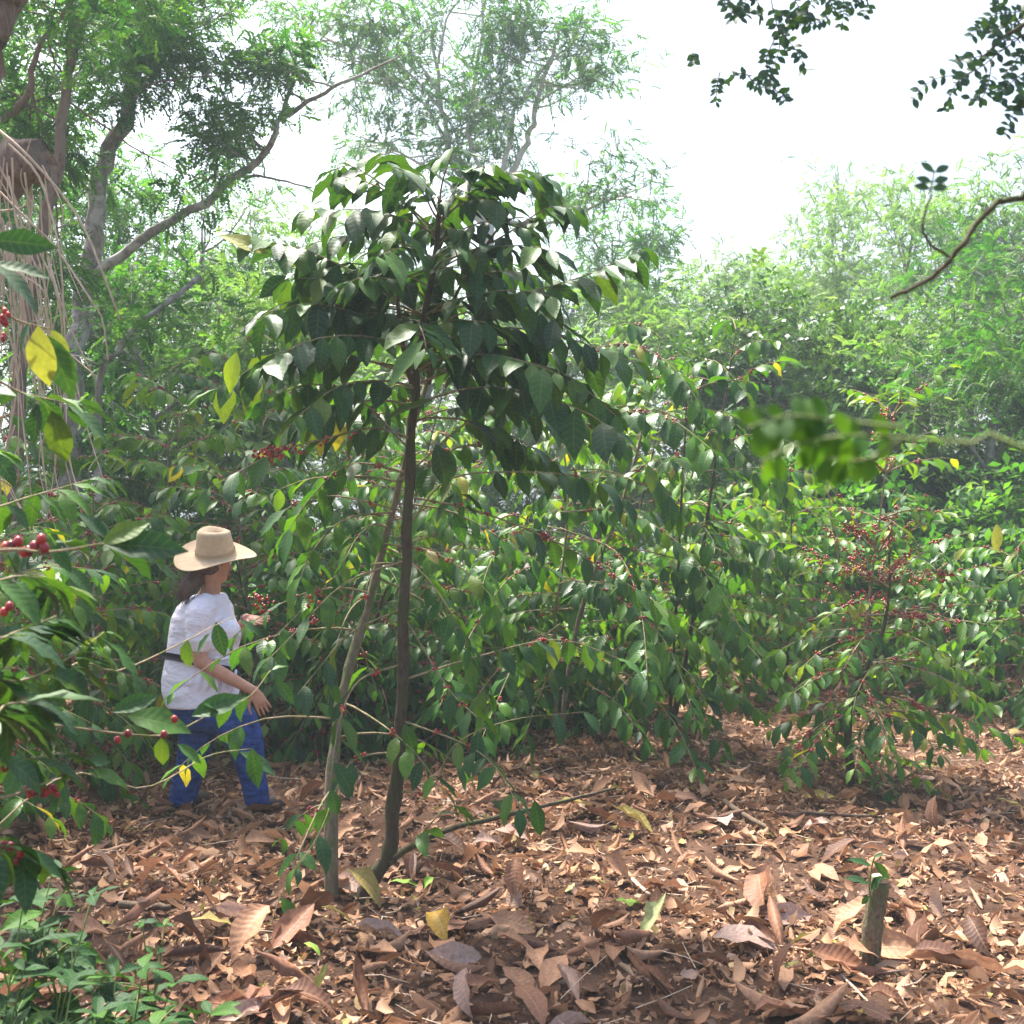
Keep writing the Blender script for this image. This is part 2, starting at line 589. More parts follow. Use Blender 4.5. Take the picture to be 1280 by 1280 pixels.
# ------------------------------------------------------------------ coffee plants
class Coffee:
    """Collects a coffee plant in local coordinates (origin at its base) and writes its parts."""

    def __init__(self, name, base, label, cat='coffee tree', group=None, seed=1, leaf_mat=None, twig_mat=None):
        self.root = thing(name, base, label, cat, group)
        self.base = np.asarray(base, float)
        self.rng = np.random.default_rng(seed)
        self.L = []           # leaves: (pos, axis, normal, size, template, mat)
        self.C = []           # cherries: (pos, radius)
        self.mat = leaf_mat or M_COFFEE
        self.twig = twig_mat or M_TWIG
        self.trunk_n = 0

    def stem(self, pts, r0, r1, mat=None, name='trunk', ns=8, n=None):
        p = smooth_path(pts, n or max(8, 4 * len(pts)))
        rad = np.linspace(r0, r1, len(p)) * (1 + 0.16 * self.rng.uniform(-1, 1, len(p)) ** 3 + 0.06 * self.rng.uniform(-1, 1, len(p)))
        p[1:-1] += self.rng.normal(0, r0 * 0.10, (len(p) - 2, 3))
        V, Q, uv = tube(p, rad, ns, 0.09, self.rng)
        add_obj(name, make_mesh(name, V, Q, uv), mat or M_BARK_C, self.root)
        return p

    def branch(self, p0, d, length, leaf=0.15, f0=0.35, droop=0.5, r=0.006, spacing=0.07, cherries=0.0, sub=0, prob=0.92, crowd=1.0, n=9, path=None, end_tuft=True):
        rng = self.rng
        if path is None:
            d = nz(d)
            pts = [np.asarray(p0, float)]
            step = length / (n - 1)
            for k in range(n - 1):
                d = nz(d + np.array((0, 0, -droop * 1.6 / n)) + rng.normal(0, 0.05, 3))
                pts.append(pts[-1] + d * step)
            pts = np.array(pts)
        else:
            pts = smooth_path(path, max(9, 4 * len(path)))
            length = np.linalg.norm(np.diff(pts, axis=0), axis=1).sum()
        n = len(pts)
        V, Q, uv = tube(pts, np.linspace(r, max(0.0014, r * 0.3), n), 5)
        add_obj('branch', make_mesh('branch', V, Q, uv), self.twig, self.root)
        T = np.gradient(pts, axis=0)
        T /= np.linalg.norm(T, axis=1)[:, None]
        cnt = max(2, int(length * (1 - f0) / spacing))
        flip = rng.random() < 0.5
        for k in range(cnt + 1):
            f = f0 + (1 - f0) * k / cnt
            x = f * (n - 1)
            i = min(int(x), n - 2)
            p = pts[i] * (1 - x + i) + pts[i + 1] * (x - i)
            t = T[i]
            side = nz(np.cross(t, (0, 0, 1.0)) + rng.normal(0, 0.15, 3))
            upn = np.cross(side, t)
            for sgn in (-1, 1):
                if rng.random() > prob:
                    continue
                last = (k == cnt) and end_tuft
                fw = rng.uniform(0.35, 0.8) if not last else rng.uniform(0.9, 1.5)
                ax = nz(sgn * side * rng.uniform(0.75, 1.1) + t * fw + np.array((0, 0, -1.0)) * rng.uniform(0.15, 1.1) * droop * 1.5 + rng.normal(0, 0.12, 3))
                nm = nz(np.array((0, 0, 1.0)) + upn * 0.4 + sgn * side * 0.25 + rng.normal(0, 0.28, 3))
                sz = leaf * rng.uniform(0.62, 1.22) * (0.7 if last else 1.0)
                self.L.append((p + sgn * side * 0.006, ax, nm, sz, rng.integers(0, len(COFFEE_T)), self.mat))
        if cherries > 0:
            nn = int(length / 0.045)
            for k in range(nn):
                f = rng.uniform(0.12, 0.75)
                if rng.random() > cherries:
                    continue
                x = f * (n - 1)
                i = min(int(x), n - 2)
                p = pts[i] * (1 - x + i) + pts[i + 1] * (x - i)
                for _ in range(rng.integers(2, 8)):
                    o = rng.normal(0, 1, 3)
                    o = o - T[i] * np.dot(o, T[i]) * 0.3
                    self.C.append((p + nz(o) * rng.uniform(0.009, 0.017) + T[i] * rng.uniform(-0.014, 0.014), rng.uniform(0.0062, 0.0085)))
        for _ in range(sub):
            f = rng.uniform(0.35, 0.75)
            i = int(f * (n - 1))
            side = nz(np.cross(T[i], (0, 0, 1.0))) * rng.choice([-1, 1])
            self.branch(pts[i], T[i] * 0.8 + side * rng.uniform(0.5, 0.9) + rng.normal(0, 0.15, 3), length * rng.uniform(0.3, 0.5), leaf * 0.92, 0.25, droop, r * 0.55, spacing, cherries * 0.4, 0, prob, n=6)
        return pts

    def whorl(self, stem, z0, z1, count, len_lo, len_hi, elev_lo, elev_hi, az=None, shape=None, **kw):
        """Branches round a stem polyline between heights z0 and z1."""
        rng = self.rng
        a = rng.uniform(0, 6.28)
        for k in range(count):
            h = z0 + (z1 - z0) * (k + rng.uniform(0, 0.8)) / count
            i = int(np.argmin(np.abs(stem[:, 2] - h)))
            a += 2.4 + rng.uniform(-0.4, 0.4)
            aa = a if az is None else rng.uniform(*az)
            t = (h - z0) / max(1e-6, z1 - z0)
            L = len_lo + (len_hi - len_lo) * t if shape is None else shape(t)
            L *= rng.uniform(0.75, 1.15)
            el = elev_lo + (elev_hi - elev_lo) * t + rng.uniform(-0.15, 0.15)
            d = np.array((math.cos(aa) * math.cos(el), math.sin(aa) * math.cos(el), math.sin(el)))
            self.branch(stem[i], d, L, **kw)

    def cluster(self, p, count, spread, r=(0.0065, 0.0085)):
        for _ in range(count):
            self.C.append((np.asarray(p) + self.rng.normal(0, 1, 3) * np.asarray(spread), self.rng.uniform(*r)))

    def one_leaf(self, p, ax, nm, size, mat=None, k=0):
        self.L.append((np.asarray(p, float), nz(ax), nz(nm), size, k, mat or self.mat))

    def finish(self, max_leaf=300, single_cherries=False):
        camp = np.array((0, 0, CAM_H)) - self.base
        L = self.L
        if L:
            d = [np.linalg.norm(l[0] - camp) / l[3] for l in L]
            order = np.argsort(d)
            fr = frames(np.array([l[1] for l in L]), np.array([l[2] for l in L]))
            rest = []
            for q, i in enumerate(order):
                p, ax, nm, s, k, mat = L[i]
                if q < max_leaf:
                    M = np.eye(4)
                    M[:3, :3] = fr[i] * s
                    M[:3, 3] = p
                    add_obj('leaf', coffee_mesh(int(k), mat), None, self.root, matrix=Matrix(M.tolist()))
                else:
                    rest.append(i)
            if rest:
                parts = []
                for k in range(len(COFFEE_T)):
                    idx = [i for i in rest if L[i][4] == k]
                    if idx:
                        s = np.array([L[i][3] for i in idx])
                        parts.append(stamp(COFFEE_T[k], fr[idx] * s[:, None, None], np.array([L[i][0] for i in idx]), self.rng.random(len(idx))))
                V, Q, uv, r = join(parts)
                tag(add_obj('foliage', make_mesh('foliage', V, Q, uv, {'rnd': r}), self.mat, self.root), kind='stuff')
        if self.C:
            if single_cherries:
                for p, r in self.C:
                    M = np.eye(4)
                    M[:3, :3] *= r
                    M[2, 2] *= 1.12
                    M[:3, 3] = p
                    add_obj('cherry', CHERRY_ME, None, self.root, matrix=Matrix(M.tolist()))
            else:
                r = np.array([c[1] for c in self.C])
                M = np.eye(3)[None] * r[:, None, None]
                V, Q, uv, rr = stamp(CHERRY_T, M, np.array([c[0] for c in self.C]), self.rng.random(len(r)))
                tag(add_obj('cherries', make_mesh('cherries', V, Q, uv, {'rnd': rr}), M_CHERRY, self.root), kind='stuff')
        return self


def on_ground(px, Y):
    p = P(px, 640, Y)
    return np.array((p[0], Y, float(ground_z(p[0], Y)) - 0.02))



# ------------------------------------------------------------------ shade trees
def frond_template(rng, pairs=9, lw=0.075, ll=0.24, droop=0.5):
    V, Q, uv = [], [], []
    for k in range(pairs):
        v = (k + 0.6) / pairs
        y, z = v, -droop * v * v * 0.6
        for s in (-1, 1):
            L = ll * (0.75 + 0.25 * math.sin(math.pi * v)) * rng.uniform(0.8, 1.15)
            a = np.array((0, y, z))
            d = nz((s, 0.55, -0.25 + rng.normal(0, 0.25)))
            w = np.array((0, 1, 0.25)) * lw * 0.5
            b = len(V)
            V += [a, a + d * L * 0.5 - w, a + d * L, a + d * L * 0.5 + w]
            uv += [(0.5, 0), (0, 0.5), (0.5, 1), (1, 0.5)]
            Q.append((b, b + 1, b + 2, b + 3))
    return np.array(V), np.array(Q), np.array(uv)


def spray_template(rng, n=9, ll=0.42, lw=0.22):
    """A twig end with simple oval leaves."""
    V, Q, uv = [], [], []
    for k in range(n):
        v = (k + 0.5) / n
        a = np.array((0, v * 0.8, -0.15 * v * v))
        ang = k * 2.4
        d = nz((math.cos(ang), 0.5, math.sin(ang) * 0.6 - 0.2))
        sd = nz(np.cross(d, (0.1, 0.2, 1.0)) + rng.normal(0, 0.3, 3))
        L = ll * rng.uniform(0.7, 1.1)
        b = len(V)
        mid = a + d * L * 0.5 + np.array((0, 0, 0.03))
        V += [a, mid - sd * lw * 0.5, a + d * L, mid + sd * lw * 0.5]
        uv += [(0.5, 0), (0, 0.5), (0.5, 1), (1, 0.5)]
        Q.append((b, b + 1, b + 2, b + 3))
    return np.array(V), np.array(Q), np.array(uv)


_r = np.random.default_rng(11)
FRONDS = [frond_template(_r, p, w, l, d) for p, w, l, d in ((7, .17, .29, .5), (8, .15, .26, .8), (6, .19, .31, .3))]
SPRAYS = [spray_template(_r, n) for n in (8, 10, 9)]


def scatter(tmpls, pos, axis, nrm, size, rng):
    fr = frames(axis, nrm) * size[:, None, None]
    k = rng.integers(0, len(tmpls), len(pos))
    rnd = rng.random(len(pos))
    parts = [stamp(tmpls[j], fr[k == j], pos[k == j], rnd[k == j]) for j in range(len(tmpls)) if (k == j).any()]
    return join(parts)


class Tree:
    def __init__(self, name, base, label, cat='tree', group=None, seed=1, bark=None):
        self.root = thing(name, base, label, cat, group)
        self.base = np.asarray(base, float)
        self.rng = np.random.default_rng(seed)
        self.bark = bark or M_BARK_G
        self.anchors, self.fine = [], []

    def limb(self, pts, r0, r1, name='limb', n=None, ns=7):
        p = smooth_path(pts, n or max(6, 4 * len(pts)))
        k = len(p)
        p[1:-1] += self.rng.normal(0, r0 * 0.25, (k - 2, 3))
        V, Q, uv = tube(p, np.linspace(r0, r1, k), ns, 0.06, self.rng)
        add_obj(name, make_mesh(name, V, Q, uv), self.bark, self.root)
        return p

    def grow(self, p, d, length, r, level, spread=0.7, lift=0.15):
        """Recursive fine branching; level 0 ends."""
        rng = self.rng
        n = 5
        pts = [np.asarray(p, float)]
        d = nz(d)
        for _ in range(n - 1):
            d = nz(d + rng.normal(0, 0.16, 3) + np.array((0, 0, lift * 0.3)))
            pts.append(pts[-1] + d * length / (n - 1))
        pts = np.array(pts)
        t = tube(pts, np.linspace(r, r * 0.55, n), 4 if r < 0.02 else 5)
        self.fine.append(t)
        if level <= 1:
            self.anchors += [(q, d) for q in pts[1:]]
        if level <= 0:
            return
        for k in range(rng.integers(2, 4)):
            f = rng.uniform(0.45, 1.0)
            q = pts[min(n - 1, int(f * n))]
            side = nz(rng.normal(0, 1, 3))
            side[2] *= 0.5
            self.grow(q, d + side * spread * 1.3, length * rng.uniform(0.55, 0.8), r * 0.55, level - 1, spread, lift)

    def leafage(self, count, size, mat, tmpls, spread=0.3, flat=0.5, droop=0.3, name='foliage', cut=None):
        rng = self.rng
        A = np.array([a[0] for a in self.anchors])
        D = np.array([a[1] for a in self.anchors])
        # clumped choice: anchors carry uneven weights, so the crown keeps gaps
        w = rng.random(len(A)) ** 2 + 0.03
        i = rng.choice(len(A), count, p=w / w.sum())
        off = rng.normal(0, 1, (count, 3))
        off *= (np.minimum(1.25, np.linalg.norm(off, axis=1)) / np.linalg.norm(off, axis=1))[:, None] * spread * np.array((1, 1, flat))
        pos = A[i] + off
        ax = D[i] * 0.4 + off / spread * 0.5 + rng.normal(0, 0.5, (count, 3)) + np.array((0, 0, -droop))
        nm = np.array((0, 0, 1.0)) + rng.normal(0, 0.45, (count, 3))
        sz = size * rng.uniform(0.6, 1.25, count)
        if cut is not None:
            m = cut(pos + self.base)
            pos, ax, nm, sz = pos[m], ax[m], nm[m], sz[m]
        V, Q, uv, r = scatter(tmpls, pos, ax, nm, sz, rng)
        tag(add_obj(name, make_mesh(name, V, Q, uv, {'rnd': r}, smooth=False), mat, self.root), kind='stuff')

    def finish(self):
        if self.fine:
            V, Q, uv, _ = join([(a, b, c) for a, b, c in self.fine])
            tag(add_obj('twigs', make_mesh('twigs', V, Q, uv), self.bark, self.root), kind='stuff')
        return self


def loc(t, px, py, Y):
    return P(px, py, Y) - t.base


# forked grey tree: one stem upright, one leaning far over to the coffee tree
b = on_ground(88, 13.0)
t = Tree('shade_tree', b, 'forked grey shade tree, one stem upright and one leaning out long and straight', group=None, seed=21)
up = t.limb([(0, 0, 0), loc(t, 92, 480, 13), loc(t, 112, 330, 13), loc(t, 122, 235, 13), loc(t, 150, 155, 13.1), loc(t, 178, 70, 13.1), loc(t, 212, 0, 13.2), loc(t, 225, -90, 13.3)], 0.125, 0.05, 'trunk', ns=9)
lean = t.limb([loc(t, 95, 400, 13), loc(t, 125, 342, 12.95), loc(t, 215, 275, 12.9), loc(t, 300, 218, 12.8), loc(t, 345, 165, 12.7), loc(t, 362, 115, 12.7), loc(t, 372, 40, 12.7)], 0.066, 0.014, 'limb', ns=8)
sub1 = t.limb([loc(t, 350, 150, 12.7), loc(t, 385, 128, 12.6), loc(t, 440, 98, 12.5), loc(t, 500, 70, 12.4)], 0.03, 0.01)
sub2 = t.limb([loc(t, 300, 220, 12.8), loc(t, 335, 222, 12.7), loc(t, 390, 235, 12.6)], 0.018, 0.008)
sub3 = t.limb([loc(t, 172, 75, 13.1), loc(t, 120, 90, 13.0), loc(t, 70, 110, 12.8), loc(t, 10, 152, 12.6)], 0.035, 0.012)
sub4 = t.limb([loc(t, 178, 70, 13.1), loc(t, 210, 45, 13.4), loc(t, 238, -10, 13.6)], 0.05, 0.02)
sub5 = t.limb([loc(t, 130, 190, 13.0), loc(t, 180, 110, 12.6), loc(t, 270, 95, 12.3)], 0.02, 0.008)
for pts, k, ln in ((up[16:], 10, 0.9), (sub1, 3, 0.4), (lean[8:18], 4, 0.45), (sub3, 7, 0.7), (sub4, 6, 0.7), (sub5, 4, 0.45)):
    for j in range(k):
        q = pts[int(t.rng.integers(1, len(pts)))]
        t.grow(q, t.rng.normal(0, 1, 3) * (1, 1, 0.5) + (0, 0, 0.25), ln * t.rng.uniform(0.7, 1.2), 0.013, 2)
t.leafage(4000, 0.19, M_FEATHER, FRONDS, 0.20, 0.5)
t.finish()

# the dark tree beside it, trunk hidden by the dry vines
b = on_ground(-10, 10.5)
t = Tree('shade_tree', b, 'dark leafy shade tree rising behind the dry hanging vines', seed=22, bark=M_BARK_O)
tr = t.limb([(0, 0, 0), loc(t, 30, 420, 10.5), loc(t, 62, 260, 10.4), loc(t, 80, 130, 10.4), loc(t, 90, 20, 10.4), loc(t, 95, -80, 10.4)], 0.065, 0.03, 'trunk')
l1 = t.limb([loc(t, 5, 150, 10.6), loc(t, 35, 120, 10.3), loc(t, 45, 70, 10.2), loc(t, 85, 10, 10.1), loc(t, 110, -40, 10)], 0.035, 0.012)
for pts, k in ((tr[8:], 16), (l1, 10)):
    for j in range(k):
        q = pts[int(t.rng.integers(1, len(pts)))]
        t.grow(q, t.rng.normal(0, 1, 3) * (1, 1, 0.5) + (-0.3, 0, 0.2), t.rng.uniform(0.5, 0.9), 0.011, 2)
t.leafage(3200, 0.17, M_FEATHER, FRONDS, 0.20, 0.5)
t.finish()


def auto_tree(base, height, crown_w, label, seed, mat, tmpls, count, size, lean=(0, 0), bark=None, group=None, fork=0.35, r=0.11, layers=0.5, name='shade_tree', limbs=8, spread=0.32, low=0.35):
    t = Tree(name, base, label, group=group, seed=seed, bark=bark)
    rng = t.rng
    H = height
    top = np.array((lean[0], lean[1], H * 0.8))
    tr = t.limb([(0, 0, -0.05), top * 0.35 + rng.normal(0, 0.12, 3) * (1, 1, 0), top * 0.7 + rng.normal(0, 0.2, 3) * (1, 1, 0), top], r, r * 0.3, 'trunk')
    a = rng.uniform(0, 6)
    for k in range(limbs):
        f = low + (0.97 - low) * k / max(1, limbs - 1)
        q = tr[int(f * (len(tr) - 1))]
        a += 2.4 + rng.uniform(-0.5, 0.5)
        L = crown_w * 0.5 * (1.0 - 0.5 * abs(f - 0.65)) * rng.uniform(0.75, 1.15)
        d = np.array((math.cos(a), math.sin(a), rng.uniform(0.15, 0.7)))
        e = q + d * L * 0.8
        pts = t.limb([q, q + d * L * 0.4 + (0, 0, 0.08 * L), e], r * 0.38 * (1.1 - f * 0.5), r * 0.10, 'limb', n=7, ns=6)
        for j in range(6):
            qq = pts[int(rng.integers(2, len(pts)))]
            t.grow(qq, d + rng.normal(0, 0.7, 3) * (1, 1, layers), L * rng.uniform(0.28, 0.5), r * 0.1, 2, 0.7)
    for j in range(4):
        t.grow(tr[-1], rng.normal(0, 0.6, 3) + (0, 0, 0.8), H * 0.12, r * 0.15, 2)
    t.leafage(count, size, mat, tmpls, spread, layers)
    return t.finish()


def top_h(py, Y, base):
    return P(640, py, Y)[2] - base[2]


# the tall umbrella-crowned tree with pale stems behind the coffee tree
b = on_ground(610, 22)
t = Tree('shade_tree', b, 'tall airy shade tree with pale forked stems and layered flat crown', seed=31, bark=M_BARK_W)
s0 = t.limb([(0, 0, 0), loc(t, 612, 480, 22), loc(t, 610, 330, 22), loc(t, 605, 260, 22)], 0.2, 0.12, 'trunk')
ends = []
for pts, r in (([(605, 265), (570, 210), (560, 170), (550, 120), (540, 40)], .075), ([(605, 260), (628, 210), (640, 165), (648, 130), (690, 70)], .06),
               ([(606, 262), (648, 200), (665, 160), (672, 120), (690, 70), (700, 30)], .065), ([(606, 262), (600, 215), (585, 160), (600, 60), (610, -60)], .05),
               ([(560, 175), (520, 120), (470, 95), (410, 70)], .03), ([(668, 130), (700, 110), (725, 95)], .025), ([(606, 270), (680, 280), (760, 250), (790, 245)], .04),
               ([(606, 280), (560, 230), (500, 190), (450, 170)], .035), ([(562, 150), (510, 90), (450, 60), (400, 50)], .03), ([(552, 120), (500, 50), (430, 20)], .03), ([(548, 80), (560, 20), (600, -30)], .03)):
    yy = 22 + t.rng.uniform(-1.2, 1.2)
    p = t.limb([loc(t, x, y, 22 + (yy - 22) * i / len(pts)) for i, (x, y) in enumerate(pts)], r, r * 0.4)
    ends.append(p)
for k, p in enumerate(ends):
    for j in range(9):
        q = p[int(t.rng.integers(len(p) // 2, len(p)))]
        t.grow(q, t.rng.normal(0, 1, 3) * (1, 1, 0.3) + (0, 0, 0.15), t.rng.uniform(0.5, 1.0), 0.018, 2, 0.8, 0.02)
t.leafage(5600, 0.22, M_FEATHER, FRONDS, 0.26, 0.35)
t.finish()

# feathery trees on the falling slope, far side of the plot
for i, (px, top, Y, w, pale, lab) in enumerate((
        (765, 215, 24, 3.2, 0, 'low spreading feathery tree reaching out below the tall airy one'),
        (870, 300, 27, 4.5, 1, 'pale feathery tree in the dip of the skyline'),
        (960, 290, 25, 4.4, 1, 'pale feathery tree behind the dark rounded evergreen'),
        (1050, 215, 26, 4.6, 1, 'tallest pale feathery tree on the skyline, crown rounded'),
        (1130, 225, 23, 4.2, 1, 'pale feathery tree with bare tan branches showing in it'),
        (1215, 240, 22, 4.4, 1, 'hazy pale feathery tree behind the curved dark branch'),
        (1300, 195, 20, 4.4, 0, 'greener feathery tree at the end of the skyline row'),
        (1390, 200, 22, 4.6, 1, 'pale feathery tree closing the row past the curved branch'),
        (1180, 390, 15.5, 3.4, 1, 'soft bright feathery tree standing behind the berry-laden bush'),
        (1270, 380, 14.5, 3.4, 0, 'soft green feathery tree low on the slope past the bush'),
        (1370, 340, 15, 3.4, 0, 'outermost green feathery tree low on the slope'),
)):
    b = on_ground(px, Y)
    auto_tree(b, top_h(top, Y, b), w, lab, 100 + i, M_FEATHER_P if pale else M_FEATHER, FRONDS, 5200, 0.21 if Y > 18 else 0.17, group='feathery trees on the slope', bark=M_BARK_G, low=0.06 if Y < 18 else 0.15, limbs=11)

# dark rounded evergreen
b = on_ground(965, 15.5)
auto_tree(b, top_h(372, 15.5, b), 2.6, 'dark rounded evergreen with glossy leaves behind the red-berried coffee', 140, M_BROAD, SPRAYS, 3200, 0.26, r=0.08, low=0.2, limbs=11, layers=0.8, spread=0.24, name='evergreen_tree')
b = on_ground(1040, 16.5)
auto_tree(b, top_h(385, 16.5, b), 2.0, 'smaller dark evergreen leaning on the rounded one', 141, M_BROAD, SPRAYS, 2000, 0.24, r=0.06, low=0.2, limbs=9, layers=0.8, spread=0.22, name='evergreen_tree')

# leafy wall of trees behind the forked tree
for i, (px, top, Y, w, pale, lab) in enumerate((
        (20, 140, 17, 3.4, 0, 'tree filling the gap between dark tree and forked tree'),
        (150, 175, 18, 3.4, 0, 'feathery tree straight behind the fork of the grey tree'),
        (255, 190, 17.5, 3.2, 0, 'feathery tree under the long leaning stem'),
        (340, 245, 19, 3.4, 1, 'lighter feathery tree where the leaning stem crosses it'),
        (440, 265, 20, 3.4, 1, 'light feathery tree between leaning stem and coffee tree top'),
        (-90, 60, 15, 3.6, 0, 'leafy tree out past the dry vines'),
        (540, 330, 19, 3.2, 1, 'light feathery tree low behind the coffee tree crown'),
        (690, 330, 19, 3.4, 1, 'light feathery tree low behind the drooping coffee sprays'),
        (800, 370, 18, 3.2, 1, 'light feathery tree at the end of the coffee sprays'),
        (170, 330, 14.5, 2.4, 0, 'young feathery tree right below the leaning stem'),
        (300, 340, 14.5, 2.4, 1, 'young yellow-green tree behind the yellow blotched leaf'),
)):
    b = on_ground(px, Y)
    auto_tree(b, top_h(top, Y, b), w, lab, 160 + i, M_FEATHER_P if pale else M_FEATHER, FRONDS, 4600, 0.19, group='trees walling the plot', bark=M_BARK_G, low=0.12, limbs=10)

# small slanting pole-like tree under the forked one
b = on_ground(118, 12.0)
t = Tree('young_tree', b, 'thin slanting grey stem crossing under the forked tree', seed=23)
p = t.limb([(0, 0, 0), loc(t, 122, 600, 12), loc(t, 128, 470, 12), loc(t, 165, 415, 12), loc(t, 250, 345, 12.2)], 0.045, 0.025, 'trunk')
for j in range(8):
    t.grow(p[int(t.rng.integers(len(p) // 2, len(p)))], t.rng.normal(0, 1, 3), 0.5, 0.009, 1)
t.leafage(300, 0.2, M_FEATHER, FRONDS, 0.2)
t.finish()

# undergrowth on the slope behind the coffee
rng = np.random.default_rng(50)
n = 14000
y = rng.uniform(11.5, 24, n)
x = rng.uniform(-0.62, 0.62, n) * y
z = ground_z(x, y) + rng.uniform(0.0, 1.0, n) ** 1.6 * (0.5 + 0.9 * np.abs(np.sin(x * 1.1 + y * 0.7)))
z += (x > 2.0) * rng.uniform(0, 1.3, n)
keep = (y > 13) | (np.abs(x) > 2.0)
pos = np.stack([x, y, z], 1)[keep]
ax = rng.normal(0, 0.6, (len(pos), 3)) + (0, 0, 0.35)
V, Q, uv, r = scatter(SPRAYS, pos, ax, rng.normal(0, 0.4, (len(pos), 3)) + (0, 0, 1), rng.uniform(0.2, 0.42, len(pos)), rng)
o = add_obj('undergrowth', make_mesh('undergrowth', V, Q, uv, {'rnd': r}, smooth=False), M_FEATHER)
tag(o, 'low leafy undergrowth covering the slope behind the coffee', 'undergrowth', kind='stuff')

# ------------------------------------------------------------------ coffee trees
def L_(c, px, py, Y):
    return P(px, py, Y) - c.base


def path(c, pts, Y0, Y1=None):
    Y1 = Y0 if Y1 is None else Y1
    n = len(pts)
    return [L_(c, x, y, Y0 + (Y1 - Y0) * i / (n - 1)) for i, (x, y) in enumerate(pts)]


def px_leaf(c, x0, y0, x1, y1, Y, dY=0.0, face=0.7, mat=None, k=None, roll=0.0):
    """A leaf from its stalk to its tip; face: how far its upper side turns to the camera side."""
    a, b = L_(c, x0, y0, Y), L_(c, x1, y1, Y + dY)
    ax = b - a
    s = float(np.linalg.norm(ax))
    nm = np.array((roll, -face, 1.0 - face * 0.4))
    c.one_leaf(a, ax, nm, s * 1.04, mat, int(c.rng.integers(0, 3)) if k is None else k)


# --- the tall coffee tree in the middle
b = on_ground(447, 5.6)
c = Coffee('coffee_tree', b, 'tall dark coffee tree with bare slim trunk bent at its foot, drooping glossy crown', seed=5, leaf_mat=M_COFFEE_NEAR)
Y = 5.6
st = c.stem([(0, 0, -0.03), L_(c, 462, 1105, Y), L_(c, 484, 1072, Y), L_(c, 492, 1010, Y), L_(c, 499, 930, Y), L_(c, 503, 800, Y), L_(c, 509, 680, Y), L_(c, 513, 560, Y), L_(c, 519, 470, Y), L_(c, 534, 380, Y), L_(c, 545, 310, Y), L_(c, 550, 250, Y)], 0.040, 0.010, n=46)
st2 = c.stem(path(c, [(515, 480), (505, 440), (498, 380), (505, 300)], Y, Y - 0.1), 0.014, 0.006, M_TWIG_D, 'upright_shoot')
st3 = c.stem(path(c, [(536, 480), (545, 430), (580, 350), (640, 260)], Y, Y + 0.15), 0.012, 0.005, M_TWIG_D, 'upright_shoot')
c.stem(path(c, [(484, 1080), (510, 1060), (560, 1037), (630, 1020), (700, 1003), (770, 985)], Y - 0.02, Y + 0.45), 0.020, 0.007, M_BARK_C, 'low_limb')
zz = lambda py: P(640, py, Y)[2] - b[2]
big = dict(leaf=0.195, droop=0.62, spacing=0.068, f0=0.30)
c.whorl(st, zz(520), zz(400), 15, 0.95, 0.85, 0.30, 0.40, r=0.006, **big)
c.whorl(st, zz(400), zz(240), 20, 0.80, 0.42, 0.40, 0.8, r=0.005, **big)
c.whorl(st2, zz(430), zz(300), 6, 0.6, 0.4, 0.4, 0.7, r=0.005, **big)
c.whorl(st3, zz(430), zz(262), 7, 0.6, 0.4, 0.4, 0.7, r=0.005, **big)
# arms that make the outline
for pts, y1, kw in (
        ([(538, 400), (450, 345), (380, 312), (318, 300)], 5.3, {}),
        ([(530, 420), (440, 390), (380, 380), (320, 400)], 5.2, {}),
        ([(520, 470), (420, 440), (350, 440), (300, 470)], 5.35, {}),
        ([(545, 330), (620, 300), (680, 262), (715, 258)], 5.6, {}),
        ([(540, 390), (640, 370), (730, 345), (800, 312)], 5.5, {}),
        ([(530, 430), (620, 410), (700, 420), (790, 452)], 5.3, {}),
        ([(520, 480), (610, 450), (700, 465), (770, 520)], 5.3, {}),
        ([(545, 300), (500, 250), (450, 225), (415, 222)], 5.5, {}),
        ([(548, 280), (580, 235), (620, 215), (655, 222)], 5.5, {}),
        ([(546, 290), (490, 240), (440, 208), (412, 215)], 5.8, {}), ([(548, 280), (600, 232), (660, 214), (695, 240)], 5.8, {}), ([(550, 270), (525, 225), (490, 205)], 5.4, {}), ([(550, 270), (580, 222), (612, 206)], 5.4, {}),
):
    c.branch(None, None, 1, path=path(c, pts, Y, y1), leaf=0.185, droop=0.62, f0=0.22, spacing=0.066, r=0.006, prob=0.97)
# laden arm with the cherry cluster, and leaves hung from it
c.branch(None, None, 1, path=path(c, [(513, 548), (470, 535), (420, 545), (345, 566), (262, 610)], Y, 5.2), leaf=0.16, droop=0.7, f0=0.15, spacing=0.10, r=0.0075, prob=0.75)
for x, n_ in ((335, 26), (350, 26), (372, 10), (322, 12), (405, 6), (440, 4)):
    c.cluster(L_(c, x, 566 - (x - 340) * 0.22, 5.3), n_, (0.022, 0.02, 0.017))
